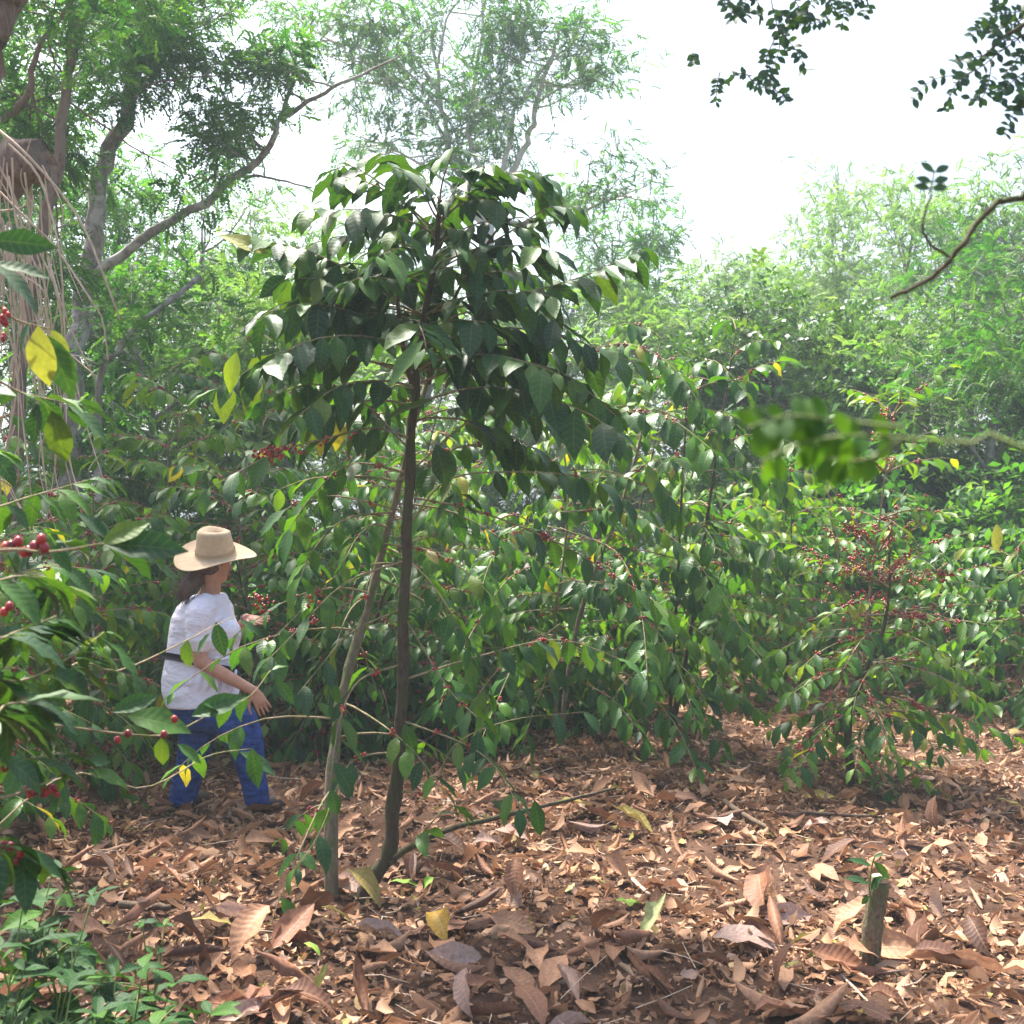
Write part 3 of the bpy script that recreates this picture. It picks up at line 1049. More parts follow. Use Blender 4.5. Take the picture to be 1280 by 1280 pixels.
# thin straight lower branches, bare with leaves near their ends
for pts, y1 in (([(509, 620), (600, 640), (700, 680), (800, 740), (905, 810)], 5.9), ([(509, 700), (430, 730), (360, 800), (330, 830)], 5.3), ([(505, 770), (560, 860), (600, 900)], 5.3),
                ([(503, 830), (450, 850), (425, 900), (412, 985)], 5.2), ([(500, 940), (455, 945), (430, 965), (400, 1040), (370, 1085)], 5.1), ([(499, 990), (540, 985), (570, 930), (640, 900), (730, 890)], 5.4),
                ([(500, 900), (580, 930), (620, 960), (650, 1010)], 5.2), ([(505, 760), (440, 790), (395, 840), (372, 868)], 5.35), ([(505, 850), (600, 820), (700, 800), (790, 830)], 6.1),
                ([(508, 640), (420, 620), (370, 630), (335, 655)], 6.0), ([(509, 660), (560, 600), (650, 590), (740, 600), (800, 640)], 5.4), ([(512, 590), (600, 520), (700, 520), (790, 560), (850, 640)], 5.7),
                ([(485, 1075), (520, 1050), (560, 1010), (620, 1000)], 5.3)):
    c.branch(None, None, 1, path=path(c, pts, Y, y1), leaf=0.155, droop=0.75, f0=0.42, spacing=0.085, r=0.0055, prob=0.72, cherries=0.10)
px_leaf(c, 545, 500, 480, 520, 5.45, -0.1, 0.3)
px_leaf(c, 545, 555, 562, 612, 5.4, 0, 0.9)
px_leaf(c, 335, 318, 276, 290, 5.25, 0, 0.8, M_YELLOW, 2)
px_leaf(c, 296, 440, 283, 490, 5.2, 0, 0.8, M_COFFEE_Y)
px_leaf(c, 668, 1000, 676, 1045, 5.5, 0, 0.9, M_YELLOW)
px_leaf(c, 505, 905, 520, 945, 5.45, 0, 0.9)
c.finish(300)

# --- the pale slanting stem beside it
b = on_ground(413, 5.62)
c = Coffee('coffee_tree', b, 'slender pale coffee stem beside the tall trunk, upright then slanting behind it', seed=6)
st = c.stem([(0, 0, -0.03), L_(c, 414, 1040, 5.65), L_(c, 415, 960, 5.7), L_(c, 425, 880, 5.8), L_(c, 447, 800, 5.9), L_(c, 472, 710, 6.0), L_(c, 498, 610, 6.1), L_(c, 520, 520, 6.2), L_(c, 545, 440, 6.3)], 0.033, 0.012, M_BARK_P, n=30)
c.whorl(st, 1.4, 2.5, 12, 0.9, 0.6, 0.15, 0.5, leaf=0.16, droop=0.65, f0=0.35, spacing=0.08, cherries=0.1)
c.whorl(st, 0.35, 1.3, 7, 0.8, 0.9, 0.0, 0.2, leaf=0.15, droop=0.7, f0=0.5, spacing=0.09, cherries=0.1, prob=0.7)
for pts, y1 in (([(500, 705), (470, 705), (420, 720), (370, 770), (340, 800)], 5.6), ([(470, 740), (440, 760), (420, 810), (410, 880)], 5.5)):
    c.branch(None, None, 1, path=path(c, pts, 6.0, y1), leaf=0.14, droop=0.7, f0=0.5, spacing=0.09, prob=0.7, cherries=0.1)
for pts, y1 in (([(510, 560), (450, 500), (390, 480), (330, 500)], 5.6), ([(505, 590), (440, 580), (390, 620), (350, 680)], 5.6), ([(490, 640), (430, 650), (390, 690), (370, 740)], 5.6),
                ([(480, 680), (540, 690), (600, 730), (650, 800)], 5.9), ([(470, 720), (540, 760), (590, 830), (620, 900)], 5.7), ([(500, 600), (570, 560), (650, 560), (730, 600)], 5.8)):
    c.branch(None, None, 1, path=path(c, pts, 6.0, y1), leaf=0.165, droop=0.75, f0=0.3, spacing=0.08, cherries=0.15, prob=0.85)
for x, y in ((318, 745), (332, 748), (325, 760), (385, 748), (403, 752), (390, 775)):
    c.cluster(L_(c, x, y, 5.6), 9, (0.016, 0.014, 0.014))
c.finish(300)


def coffee_auto(px, Yb, top_py, half, label, seed, count=22, leaf=0.15, cherries=0.12, group='coffee trees of the plot', f0=0.3, lean=0.0, stems=1, mat=None, z_low=0.15, max_leaf=300, spacing=0.075, prob=0.9, sub=0, bark=None, droop=0.6, twig=None, elev=(-0.05, 0.75), thick=0.022, bare=7):
    b = on_ground(px, Yb)
    c = Coffee('coffee_tree', b, label, group=group, seed=seed, leaf_mat=mat, twig_mat=twig)
    H = P(640, top_py, Yb)[2] - b[2]
    rng = c.rng
    for s in range(stems):
        dx, dy = rng.uniform(-0.12, 0.12, 2) * H + (lean, 0)
        if stems > 1:
            dx, dy = dx * 2.2, dy * 2.2
        hh = H * (1 - 0.1 * s) * 0.93
        st = c.stem([(0, 0, -0.03), (dx * 0.25 + rng.uniform(-.08, .08), dy * 0.25, hh * 0.3), (dx * 0.6 + rng.uniform(-.09, .09), dy * 0.6, hh * 0.65), (dx, dy, hh)], thick if s == 0 else thick * 0.65, 0.004, bark or rng.choice([M_BARK_C, M_BARK_P, M_BARK_P]), 'trunk' if s == 0 else 'upright_shoot')
        c.whorl(st, H * z_low, hh, count // stems, 1, 1, *elev, shape=lambda t: half * (0.55 + 1.2 * t * (1 - t) + 0.35 * (1 - t)) * 0.95, leaf=leaf, droop=droop, f0=f0, spacing=spacing, cherries=cherries, sub=sub, prob=prob)
        c.whorl(st, H * 0.15, hh * 0.8, bare // stems, half * 1.1, half * 0.9, 0.1, 0.7, leaf=leaf * 0.9, droop=0.9, f0=0.75, spacing=0.09, prob=0.5, cherries=cherries, r=0.0055)
    return c


# laden trees to the side of the tall one
c = coffee_auto(700, 8.6, 375, 1.0, 'spreading coffee tree with dark low trunk shade and long drooping leaf sprays', 41, 40, 0.175, 0.14, stems=2)
for pts, y1 in (([(700, 560), (760, 520), (830, 520), (900, 570)], 7.3), ([(700, 600), (640, 570), (580, 590), (545, 640)], 7.4), ([(700, 640), (780, 640), (860, 690), (930, 790)], 7.4), ([(700, 700), (640, 720), (590, 790), (560, 860)], 7.2),
                ([(700, 720), (760, 740), (830, 800), (870, 900)], 7.2), ([(700, 780), (650, 820), (620, 880), (600, 930)], 7.3), ([(700, 800), (780, 840), (840, 900), (870, 960)], 7.3), ([(700, 470), (650, 440), (600, 450)], 7.8),
                ([(700, 460), (770, 430), (830, 450), (880, 510)], 7.6), ([(700, 520), (620, 500), (570, 530)], 7.6), ([(700, 660), (770, 690), (800, 760), (810, 850)], 7.0), ([(700, 680), (660, 660), (620, 690), (600, 740)], 7.0)):
    c.branch(None, None, 1, path=path(c, pts, 8.4, y1), leaf=0.175, droop=0.75, f0=0.2, spacing=0.075, cherries=0.28, prob=0.88)
c.finish()
c = coffee_auto(835, 8.9, 375, 0.95, 'coffee tree with hanging bright leaf tips above the open litter', 42, 40, 0.175, 0.12, stems=2)
for pts in ([(850, 480), (890, 450), (940, 500)], [(850, 560), (900, 540), (945, 590)], [(840, 700), (880, 760), (900, 860)], [(830, 740), (900, 760), (960, 830)], [(820, 800), (860, 860), (925, 975)]):
    c.branch(None, None, 1, path=path(c, pts, 8.8, 8.2), leaf=0.16, droop=0.8, f0=0.1, spacing=0.08)
c.finish()

# the berry-laden bush standing alone
c = coffee_auto(1068, 7.75, 640, 0.80, 'lone coffee bush on open litter with bare berry-laden twigs and leaning dark stem', 43, 16, 0.125, 0.5, z_low=0.16, f0=0.35, stems=1, lean=0.1, prob=0.75, bark=M_BARK_C, group=None, thick=0.030)
c.stem([(0.06, 0, 0.75), (0.1, 0.02, 1.2), (0.17, 0, 1.8), (0.24, 0, 2.38)], 0.011, 0.003, M_TWIG, 'upright_shoot')
c.stem([(0.06, 0, 0.75), (0.0, 0.1, 1.1), (-0.1, 0.1, 1.6), (-0.16, 0.06, 1.95)], 0.010, 0.003, M_TWIG, 'upright_shoot')
c.whorl(np.array([(0.1, 0, 0.2), (0.12, 0, 0.5), (0.14, 0, 0.8), (0.15, 0, 1.0)]), 0.3, 1.0, 30, 0.75, 0.75, 0.0, 0.3, leaf=0.13, droop=0.5, f0=0.25, spacing=0.07, cherries=0.1)
c.whorl(np.array([(0.16, 0, 1.1), (0.16, 0, 1.3), (0.16, 0, 1.5)]), 1.1, 1.5, 30, 0.7, 0.55, 0.2, 0.9, leaf=0.11, droop=0.35, f0=0.5, spacing=0.09, cherries=0.42, prob=0.45)
c.mat = M_COFFEE_Y
c.whorl(np.array([(0.16, 0, 1.7), (0.2, 0, 2.0), (0.24, 0, 2.35)]), 1.75, 2.35, 13, 0.6, 0.4, 0.4, 0.8, leaf=0.13, droop=0.5, f0=0.35, spacing=0.08, cherries=0.3)
px_leaf(c, 1246, 655, 1246, 690, 7.7, 0, 0.8, M_YELLOW)
for n_, (x, y) in enumerate(((1055, 715), (1085, 700), (1115, 722), (1085, 780), (1070, 690), (1130, 700), (1110, 520), (1100, 545), (1040, 735), (1100, 745), (1140, 725), (1060, 660), (1090, 660), (1125, 675), (1020, 700), (1075, 740))):
    c.cluster(L_(c, x, y, 7.6), 16, (0.03, 0.03, 0.02))
c.finish()

rows = (
    (1290, 10.0, 640, 0.9, 'coffee bush past the lone berry bush, low and dense'),
    (1190, 10.8, 690, 0.7, 'low coffee bush just behind the lone berry bush'),
    (980, 11.4, 560, 0.85, 'pale-leaved coffee bush between berry bush and laden trees'),
    (905, 10.6, 600, 0.8, 'short coffee bush behind the hanging bright leaf tips'),
    (600, 9.8, 560, 0.9, 'coffee bush glimpsed straight behind the tall bare trunk'),
    (560, 11.6, 470, 1.0, 'coffee tree deep behind the tall bare trunk'),
    (420, 9.2, 410, 1.0, 'coffee tree full of red cherries facing the woman'),
    (330, 8.9, 560, 0.8, 'coffee tree the woman reaches towards'),
    (290, 9.9, 395, 1.0, 'coffee tree rising behind the tan hat'),
    (190, 9.6, 430, 0.95, 'coffee tree with a dark stem behind the woman'),
    (120, 8.3, 560, 0.8, 'coffee bush at the back of the woman'),
    (60, 7.2, 620, 0.75, 'shaded coffee bush between the dry vines and the woman'),
    (-40, 6.2, 560, 0.8, 'shaded coffee bush growing under the dry vines'),
    (20, 9.4, 500, 0.9, 'coffee tree showing through the dry vines'),
    (750, 11.8, 480, 1.0, 'coffee tree deep behind the two laden ones'),
    (480, 12.6, 480, 1.0, 'coffee tree furthest into the thicket'),
    (385, 8.7, 770, 0.6, 'low coffee bush at the side of the pale slanting stem'),
    (470, 9.1, 750, 0.65, 'low coffee bush framed between the two central stems'),
    (565, 8.8, 775, 0.6, 'low coffee bush just past the tall bare trunk'),
    (645, 9.6, 730, 0.65, 'low coffee bush tucked under the drooping leaf sprays'),
    (775, 9.9, 720, 0.65, 'low coffee bush between the two laden trees'),
    (255, 9.3, 740, 0.6, 'low coffee bush past the woman, at knee height'),
    (1090, 12.4, 610, 0.9, 'coffee bush on the edge of the falling slope'),
)
for i, (px, Yb, top, half, lab) in enumerate(rows):
    coffee_auto(px, Yb, top, half, lab, 60 + i, 44, 0.165, 0.26 if i > 3 else 0.12, mat=M_COFFEE_Y if i in (2, 3, 4, 5, 9, 14) else None, stems=2, z_low=0.1).finish(300 if Yb < 11 else 220)  # bright leaf colour behind the bare trunk imitates sunlit patches

# ------------------------------------------------------------------ the woman
def lathe(rings, n=20):
    """rings: (centre xyz, half-width vector u, half-depth vector v). Closed loft."""
    V, Q = [], []
    a = np.linspace(0, 2 * math.pi, n, endpoint=False)
    for c_, u, v in rings:
        V.append(np.asarray(c_) + np.outer(np.cos(a), u) + np.outer(np.sin(a), v))
    m = len(rings)
    V = np.vstack(V)
    F = [(i * n + j, i * n + (j + 1) % n, (i + 1) * n + (j + 1) % n, (i + 1) * n + j) for i in range(m - 1) for j in range(n)]
    F += [tuple(range(n))[::-1], tuple((m - 1) * n + j for j in range(n))]
    return V, F


def capsule(pts, radii, n=12):
    """Round tube with domed ends through points, for remeshing."""
    p = smooth_path(pts, max(6, 4 * len(pts)))
    r = np.interp(np.linspace(0, 1, len(p)), np.linspace(0, 1, len(radii)), radii)
    T = np.gradient(p, axis=0)
    T /= np.linalg.norm(T, axis=1)[:, None]
    x = nz(np.cross(T[0], (0.31, 0.87, 0.38)))
    rings = []
    for f in (0.95, 0.7):
        rings.append((p[0] - T[0] * r[0] * f, r[0] * math.sqrt(1 - f * f)))
    rings += [(p[i], r[i]) for i in range(len(p))]
    for f in (0.7, 0.95):
        rings.append((p[-1] + T[-1] * r[-1] * f, r[-1] * math.sqrt(1 - f * f)))
    TT = [T[0], T[0]] + list(T) + [T[-1], T[-1]]
    out = []
    for (c_, rad), t_ in zip(rings, TT):
        x = nz(x - t_ * np.dot(x, t_))
        y = np.cross(t_, x)
        out.append((c_, x * rad, y * rad))
    return lathe(out, n)


def remesh_union(name, chunks, voxel, smooth=6, factor=0.5):
    """Fuse closed chunks to one continuous skin."""
    V, F, off = [], [], 0
    for v, f in chunks:
        V.append(v)
        F += [tuple(i + off for i in q) for q in f]
        off += len(v)
    me = bpy.data.meshes.new(name + '_cage')
    me.from_pydata(np.vstack(V).tolist(), [], F)
    o = bpy.data.objects.new(name + '_cage', me)
    COL.objects.link(o)
    m = o.modifiers.new('r', 'REMESH')
    m.mode = 'VOXEL'
    m.voxel_size = voxel
    s = o.modifiers.new('s', 'SMOOTH')
    s.iterations = smooth
    s.factor = factor
    dg = bpy.context.evaluated_depsgraph_get()
    res = bpy.data.meshes.new_from_object(o.evaluated_get(dg))
    res.name = name
    bpy.data.objects.remove(o)
    bpy.data.meshes.remove(me)
    res.polygons.foreach_set('use_smooth', np.ones(len(res.polygons), bool))
    return res


PY = 7.2
PB = P(268, 1008, PY)
PB[2] = float(ground_z(PB[0], PY))
person = thing('person', PB, 'woman in tan hat, white t-shirt and blue jeans reaching into coffee leaves', 'person')


def pp(px, py, dy=0.0):
    return P(px, py, PY + dy) - PB


U = 0.00466  # metres per photo pixel here


def ring(py, x0, x1, depth, dy=0.0, tilt=0.0):
    c_ = pp((x0 + x1) / 2, py, dy)
    return (c_, np.array(((x1 - x0) / 2 * U, 0, tilt * (x1 - x0) / 2 * U)), np.array((0, depth, 0)))


FACE = nz((0.74, 0.66, -0.10))          # where she looks
SIDE = nz(np.cross((0, 0, 1.0), FACE))  # her left
UPV = np.cross(FACE, SIDE)
HC = pp(268, 703)                       # head centre

skin_m = NT('skin')
_tc = skin_m.n('TexCoord').outputs['Object']
_c = skin_m.mix(0.6, (0.52, 0.27, 0.18), skin_m.ramp(skin_m.noise(25, 4, _tc), [(0.3, (0.8, 0.75, 0.72)), (0.7, (1.15, 1.1, 1.1))]), 'MULTIPLY')
_p = skin_m.principled(_c, 0.5, 0.4, skin_m.bump(skin_m.noise(120, 3, _tc), 0.15, 0.003))
_p.inputs['Subsurface Weight'].default_value = 0.12
_p.inputs['Subsurface Radius'].default_value = (0.01, 0.004, 0.002)
M_SKIN = skin_m.done(_p.outputs[0])


def cloth_material(name, c0, c1, wrinkle=8.0, strength=0.5, weave=600, rough=0.85):
    N = NT(name)
    tc = N.n('TexCoord').outputs['Object']
    mp = N.n('Mapping')
    mp.inputs['Scale'].default_value = (1, 1, 2.2)
    mp.inputs['Rotation'].default_value = (0.2, 0.5, 0.3)
    N.l(tc, mp.inputs[0])
    w = N.noise(wrinkle, 3, mp.outputs[0], 0.5)
    f = N.noise(weave, 2, tc)
    col = N.ramp(N.noise(wrinkle * 1.6, 4, tc), [(0.3, c0), (0.7, c1)])
    h = N.math('ADD', N.math('MULTIPLY', w, 1.0), N.math('MULTIPLY', f, 0.03))
    p = N.principled(col, rough, 0.2, N.bump(h, strength, 0.05))
    return N.done(p.outputs[0])


M_SHIRT = cloth_material('white_cotton', (0.82, 0.78, 0.91), (0.85, 0.82, 0.93), 7, 0.6)
M_JEANS = cloth_material('blue_denim', (0.010, 0.032, 0.150), (0.035, 0.085, 0.32), 11, 0.7)


def hand(wrist, d, palm_n, curl, size=0.175, spread=0.16, thumb_side=1):
    """Closed chunks of a hand: palm, four fingers, thumb. d: direction of the fingers; palm_n: palm normal."""
    d = nz(d)
    palm_n = nz(palm_n - d * np.dot(palm_n, d))
    s = np.cross(d, palm_n) * thumb_side          # towards the thumb
    out = []
    pl, pw = size * 0.50, size * 0.235
    rr_ = [(wrist - d * 0.02, s * 0.026, palm_n * 0.019), (wrist, s * 0.026, palm_n * 0.018), (wrist + d * pl * 0.4, s * pw * 0.95, palm_n * 0.016), (wrist + d * pl * 0.8, s * pw, palm_n * 0.0135), (wrist + d * pl, s * pw * 0.95, palm_n * 0.011)]
    out.append(lathe(rr_, 14))
    for k, ln in enumerate((0.42, 0.47, 0.44, 0.34)):
        off = (1.5 - k) / 1.5
        b_ = wrist + d * pl * 0.93 + s * off * pw * 0.80
        dd = nz(d + s * off * spread)
        pts, a = [b_], 0.0
        for seg in (0.45, 0.31, 0.24):
            a += curl
            pts.append(pts[-1] + (dd * math.cos(a) + palm_n * math.sin(a)) * ln * size * seg)
        out.append(capsule(pts, [0.0088, 0.0085, 0.0078, 0.0062], 8))
    t0 = wrist + d * pl * 0.25 + s * pw * 0.75
    out.append(capsule([t0, t0 + (s * 0.8 + d * 0.55 + palm_n * 0.2) * size * 0.18, t0 + (s * 0.95 + d * 1.15 + palm_n * 0.35) * size * 0.26, t0 + (s * 0.95 + d * 1.7 + palm_n * 0.4) * size * 0.30], [0.012, 0.0105, 0.0092, 0.007], 8))
    return out


# shoulders, elbows, wrists
shR, elR, wrR = pp(250, 765, -0.17), pp(250, 826, -0.20), pp(318, 864, -0.20)
shL, elL, wrL = pp(276, 765, 0.13), pp(284, 812, 0.20), pp(308, 772, 0.10)
dR = nz(pp(334, 893, -0.20) - wrR)
dL = nz(pp(337, 778, 0.06) - wrL)
skull = []
for z_, a_, b_, f_ in ((-0.118, .018, .022, .045), (-0.108, .034, .040, .040), (-0.085, .050, .060, .026), (-0.05, .063, .080, .010), (0.0, .074, .094, 0), (0.04, .077, .097, -.006), (0.08, .066, .083, -.008), (0.105, .042, .052, -.008), (0.116, .015, .02, -.008)):
    skull.append((HC + UPV * z_ + FACE * f_, SIDE * a_, FACE * b_))
chunks = [lathe(skull, 20)]
chunks.append(capsule([HC + UPV * 0.015 + FACE * 0.090, HC - UPV * 0.012 + FACE * 0.104, HC - UPV * 0.028 + FACE * 0.112, HC - UPV * 0.034 + FACE * 0.098], [0.007, 0.010, 0.012, 0.011], 8))
for s in (-1, 1):
    e = HC + SIDE * s * 0.078 - FACE * 0.005
    chunks.append(capsule([e - UPV * 0.03, e + UPV * 0.0 - FACE * 0.006, e + UPV * 0.028], [0.007, 0.012, 0.010], 8))
    chunks.append(capsule([HC - UPV * 0.060 + FACE * 0.084, HC - UPV * 0.060 + FACE * 0.080 + SIDE * s * 0.020], [0.008, 0.005], 8))
chunks.append(capsule([HC - UPV * 0.06 - FACE * 0.02, pp(264, 735), pp(255, 760)], [0.054, 0.056, 0.075]))
chunks.append(capsule([shR, (shR + elR) / 2 + (-0.012, 0, 0), elR], [0.056, 0.052, 0.043]))
chunks.append(capsule([elR, elR * 0.6 + wrR * 0.4 + (0, 0, -0.004), wrR], [0.043, 0.041, 0.027]))
chunks.append(capsule([shL, elL], [0.056, 0.043]))
chunks.append(capsule([elL, (elL + wrL) / 2, wrL], [0.043, 0.038, 0.026]))
chunks.append(capsule([shR, pp(255, 770), shL], [0.06, 0.08, 0.06]))
chunks.append(capsule([pp(255, 770), pp(250, 850)], [0.10, 0.10]))
chunks += hand(wrR, dR, (-0.15, 0.95, -0.3), 0.20, 0.165, 0.12, -1)
chunks += hand(wrL, dL, (0.0, -0.45, 0.9), 0.12, 0.165, 0.22, 1)
add_obj('body', remesh_union('body', chunks, 0.0042, 5, 0.45), M_SKIN, person)

M_EYE = plain_material('eye', (0.03, 0.02, 0.015), 0.2)
M_EYEW = plain_material('eye_white', (0.75, 0.72, 0.7), 0.3)
for s in (-1, 1):
    V, Q, uv = CHERRY_T
    e = HC + SIDE * s * 0.032 + FACE * 0.082 + UPV * 0.004
    eye_o = add_obj('eye', make_mesh('eye', V * 0.0125 + e, Q, uv), M_EYEW, person)
    add_obj('iris', make_mesh('iris', V * 0.0062 + e + FACE * 0.0082, Q, uv), M_EYE, eye_o)
add_obj('lips', remesh_union('lips', [capsule([HC - UPV * 0.058 + FACE * 0.094 + SIDE * -0.020, HC - UPV * 0.056 + FACE * 0.099, HC - UPV * 0.058 + FACE * 0.094 + SIDE * 0.020], [0.004, 0.007, 0.004], 8)], 0.003, 2), plain_material('lip', (0.42, 0.14, 0.12), 0.45), person)

# t-shirt: torso with sleeves
D = 0.165
tor = [ring(742, 246, 282, 0.10), ring(748, 232, 285, 0.155), ring(758, 222, 287, 0.19), ring(772, 215, 293, 0.195), ring(788, 212, 300, 0.185), ring(803, 210, 300, 0.175), ring(818, 208, 295, 0.165), ring(834, 205, 294, 0.17), ring(850, 202, 297, 0.18), ring(865, 203, 299, 0.188), ring(880, 209, 296, 0.188, 0, 0.06)]
ch = [lathe(tor, 26)]
ch.append(capsule([shR + (0.02, 0.03, 0.03), shR + (0, -0.01, -0.02), shR * 0.42 + elR * 0.58], [0.078, 0.083, 0.080]))
ch.append(capsule([shL + (0, -0.03, 0.03), shL * 0.45 + elL * 0.55], [0.08, 0.078]))
ch.append(capsule([pp(283, 790, -0.085), pp(287, 793, -0.06)], [0.075, 0.07]))
ch.append(capsule([pp(286, 790, 0.07), pp(288, 793, 0.09)], [0.075, 0.07]))
# folds round the waist and hem
for k in range(9):
    x0 = 206 + 10.5 * k
    yy = -0.19 * math.sqrt(max(0.0, 1 - ((x0 - 250) / 50.0) ** 2)) + 0.012
    ch.append(capsule([pp(x0 + 5, 838, yy * 0.93), pp(x0 + 2, 852, yy), pp(x0 - 1 + 4 * math.sin(k * 2.3), 868, yy)], [0.010, 0.016, 0.008], 8))
for k, (xa, ya, xb, yb) in enumerate(((228, 770, 246, 800), (222, 790, 240, 812), (232, 818, 260, 806), (262, 812, 292, 800), (222, 808, 250, 820), (270, 825, 294, 818), (262, 778, 280, 770))):
    za = -0.16 * math.sqrt(max(0.1, 1 - ((xa - 252) / 50.0) ** 2))
    zb = -0.16 * math.sqrt(max(0.1, 1 - ((xb - 252) / 50.0) ** 2))
    ch.append(capsule([pp(xa, ya, za), pp((xa + xb) / 2, (ya + yb) / 2 + 2, (za + zb) / 2 - 0.012), pp(xb, yb, zb)], [0.008, 0.013, 0.007], 8))
add_obj('t_shirt', remesh_union('t_shirt', ch, 0.007, 5, 0.5), M_SHIRT, person)

# jeans
pel = [ring(858, 208, 294, 0.172), ring(872, 209, 300, 0.178), ring(888, 214, 310, 0.172), ring(902, 220, 318, 0.15), ring(910, 228, 312, 0.12)]
ch = [lathe(pel, 24)]
legL = [ring(880, 216, 275, 0.115, 0.05), ring(900, 219, 274, 0.112, 0.06), ring(922, 223, 271, 0.098, 0.07), ring(945, 221, 263, 0.086, 0.08), ring(965, 217, 256, 0.078, 0.08), ring(985, 213, 250, 0.076, 0.08), ring(1004, 209, 244, 0.080, 0.08)]
legR = [ring(876, 240, 308, 0.12, -0.05), ring(892, 254, 320, 0.118, -0.07), ring(910, 268, 326, 0.105, -0.08), ring(926, 279, 329, 0.094, -0.09), ring(942, 288, 330, 0.086, -0.09), ring(960, 295, 331, 0.078, -0.08), ring(982, 302, 335, 0.074, -0.06), ring(1006, 307, 338, 0.076, -0.05)]
ch += [lathe(legL, 20), lathe(legR, 20)]
for k in range(5):
    for rg, dy_ in ((legL, -0.08), (legR, -0.16)):
        py_ = (928, 948, 972, 988, 997)[k]
        i = min(range(len(rg)), key=lambda q: abs((PB + rg[q][0])[2] - P(640, py_, PY)[2]))
        c_, u, v_ = rg[i]
        sgn = 1 if k % 2 else -1
        z0 = pp(0, py_)[2]
        ctr = np.array((c_[0], c_[1], z0))
        ch.append(capsule([ctr - u * 0.8 * sgn - v_ * 0.6, ctr - v_ * 0.97 + (0, 0, 0.010), ctr + u * 0.75 * sgn - v_ * 0.6 + (0, 0, 0.02)], [0.006, 0.011, 0.006], 8))
add_obj('jeans', remesh_union('jeans', ch, 0.007, 5, 0.5), M_JEANS, person)

# shoes
M_SHOE = plain_material('brown_leather', (0.055, 0.032, 0.022), 0.6, 0.4, 30, 0.3, 0.3)
for x0, x1, dy_ in ((213, 254, 0.07), (309, 350, -0.06)):
    a_, b_ = pp(x0 + 8, 1006, dy_), pp(x1, 1008, dy_ + 0.10)
    a_[2] = b_[2] = 0.045
    add_obj('shoe', remesh_union('shoe', [capsule([a_, (a_ + b_) / 2 + (0, 0, 0.0), b_ + (0, 0, -0.006)], [0.046, 0.048, 0.040]), lathe([(a_ * 0.5 + b_ * 0.5 + (0, 0, -0.05), (b_ - a_) * 0.62, np.array((0.02, 0.045, 0))), (a_ * 0.5 + b_ * 0.5 + (0, 0, -0.03), (b_ - a_) * 0.64, np.array((0.02, 0.047, 0)))], 16)], 0.006, 4), M_SHOE, person)

# waist strap and bracelet
M_STRAP = plain_material('black_webbing', (0.012, 0.011, 0.022), 0.7, 0.3)
n = 40
V, Q = [], []
for k in range(n):
    a_ = 2 * math.pi * k / n
    cx_ = 251 + 48.0 * math.cos(a_)
    py_ = 829 + 9 * math.cos(a_) - 1.5 * math.sin(2 * a_)
    for dz in (0.020, -0.020):
        q = pp(cx_, py_, 0.192 * math.sin(a_))
        for off in (0.0, 0.006):
            nn = nz((math.cos(a_), math.sin(a_), 0))
            V.append(q + (0, 0, dz) + nn * off)
V = np.array(V)
for k in range(n):
    a_, b_ = k * 4, ((k + 1) % n) * 4
    Q += [(a_ + 1, b_ + 1, b_ + 3, a_ + 3), (a_, a_ + 1, b_ + 1, b_), (a_ + 2, b_ + 2, b_ + 3, a_ + 3), (a_, a_ + 2, b_ + 2, b_)]
add_obj('waist_strap', make_mesh('waist_strap', V, Q), M_STRAP, person)
bd = nz(wrL - elL)
bx_ = nz(np.cross(bd, (0, 0, 1.0)))
by_ = np.cross(bd, bx_)
w = np.array([wrL - bd * 0.012 + bx_ * 0.031 * math.cos(a_) + by_ * 0.031 * math.sin(a_) for a_ in np.linspace(0, 2 * math.pi, 17)])
V, Q, uv = tube(w, 0.004, 6)
add_obj('bracelet', make_mesh('bracelet', V, Q, uv), plain_material('dark_bracelet', (0.03, 0.03, 0.05), 0.3), person)

# hair: cap under the hat and a ponytail of strands
hair_n = NT('brown_hair')
_tc = hair_n.n('TexCoord').outputs['Object']
_mp = hair_n.n('Mapping')
_mp.inputs['Scale'].default_value = (160, 160, 14)
_mp.inputs['Rotation'].default_value = (0, 0.5, 0)
hair_n.l(_tc, _mp.inputs[0])
_f = hair_n.noise(1.0, 3, _mp.outputs[0])
_p = hair_n.principled(hair_n.ramp(_f, [(0.3, (0.035, 0.016, 0.010)), (0.7, (0.16, 0.075, 0.042))]), 0.42, 0.5, hair_n.bump(_f, 0.6, 0.01))
M_HAIR = hair_n.done(_p.outputs[0])
ch = []
hr = []
for z_, a_, b_, f_ in ((-0.075, .050, .045, -.050), (-0.05, .070, .064, -.036), (-0.01, .084, .082, -.024), (0.03, .086, .088, -.018), (0.07, .078, .084, -.014), (0.1, .05, .06, -.01)):
    hr.append((HC + UPV * z_ + FACE * f_, SIDE * a_, FACE * b_))
ch.append(lathe(hr, 18))
tail = [pp(252, 716, -0.02), pp(243, 722, -0.07), pp(236, 732, -0.12), pp(229, 746, -0.145)]
ch.append(capsule(tail, [0.040, 0.050, 0.050, 0.028]))
hair_o = add_obj('hair', remesh_union('hair', ch, 0.006, 3), M_HAIR, person)
hrng = np.random.default_rng(77)
parts = []
for k in range(90):
    o1, o2 = hrng.normal(0, 0.022, 3), hrng.normal(0, 0.026, 3)
    w = smooth_path([tail[0] + o1 * 0.8, tail[1] + o1 * 1.3, tail[2] + o2 * 1.2, tail[3] + o2 * 0.9 + (-0.012, -0.004, -0.02 + hrng.normal(0, 0.014))], 8)
    parts.append(tube(w, np.linspace(0.0042, 0.0012, 8), 4))
V, Q, uv, _ = join(parts)
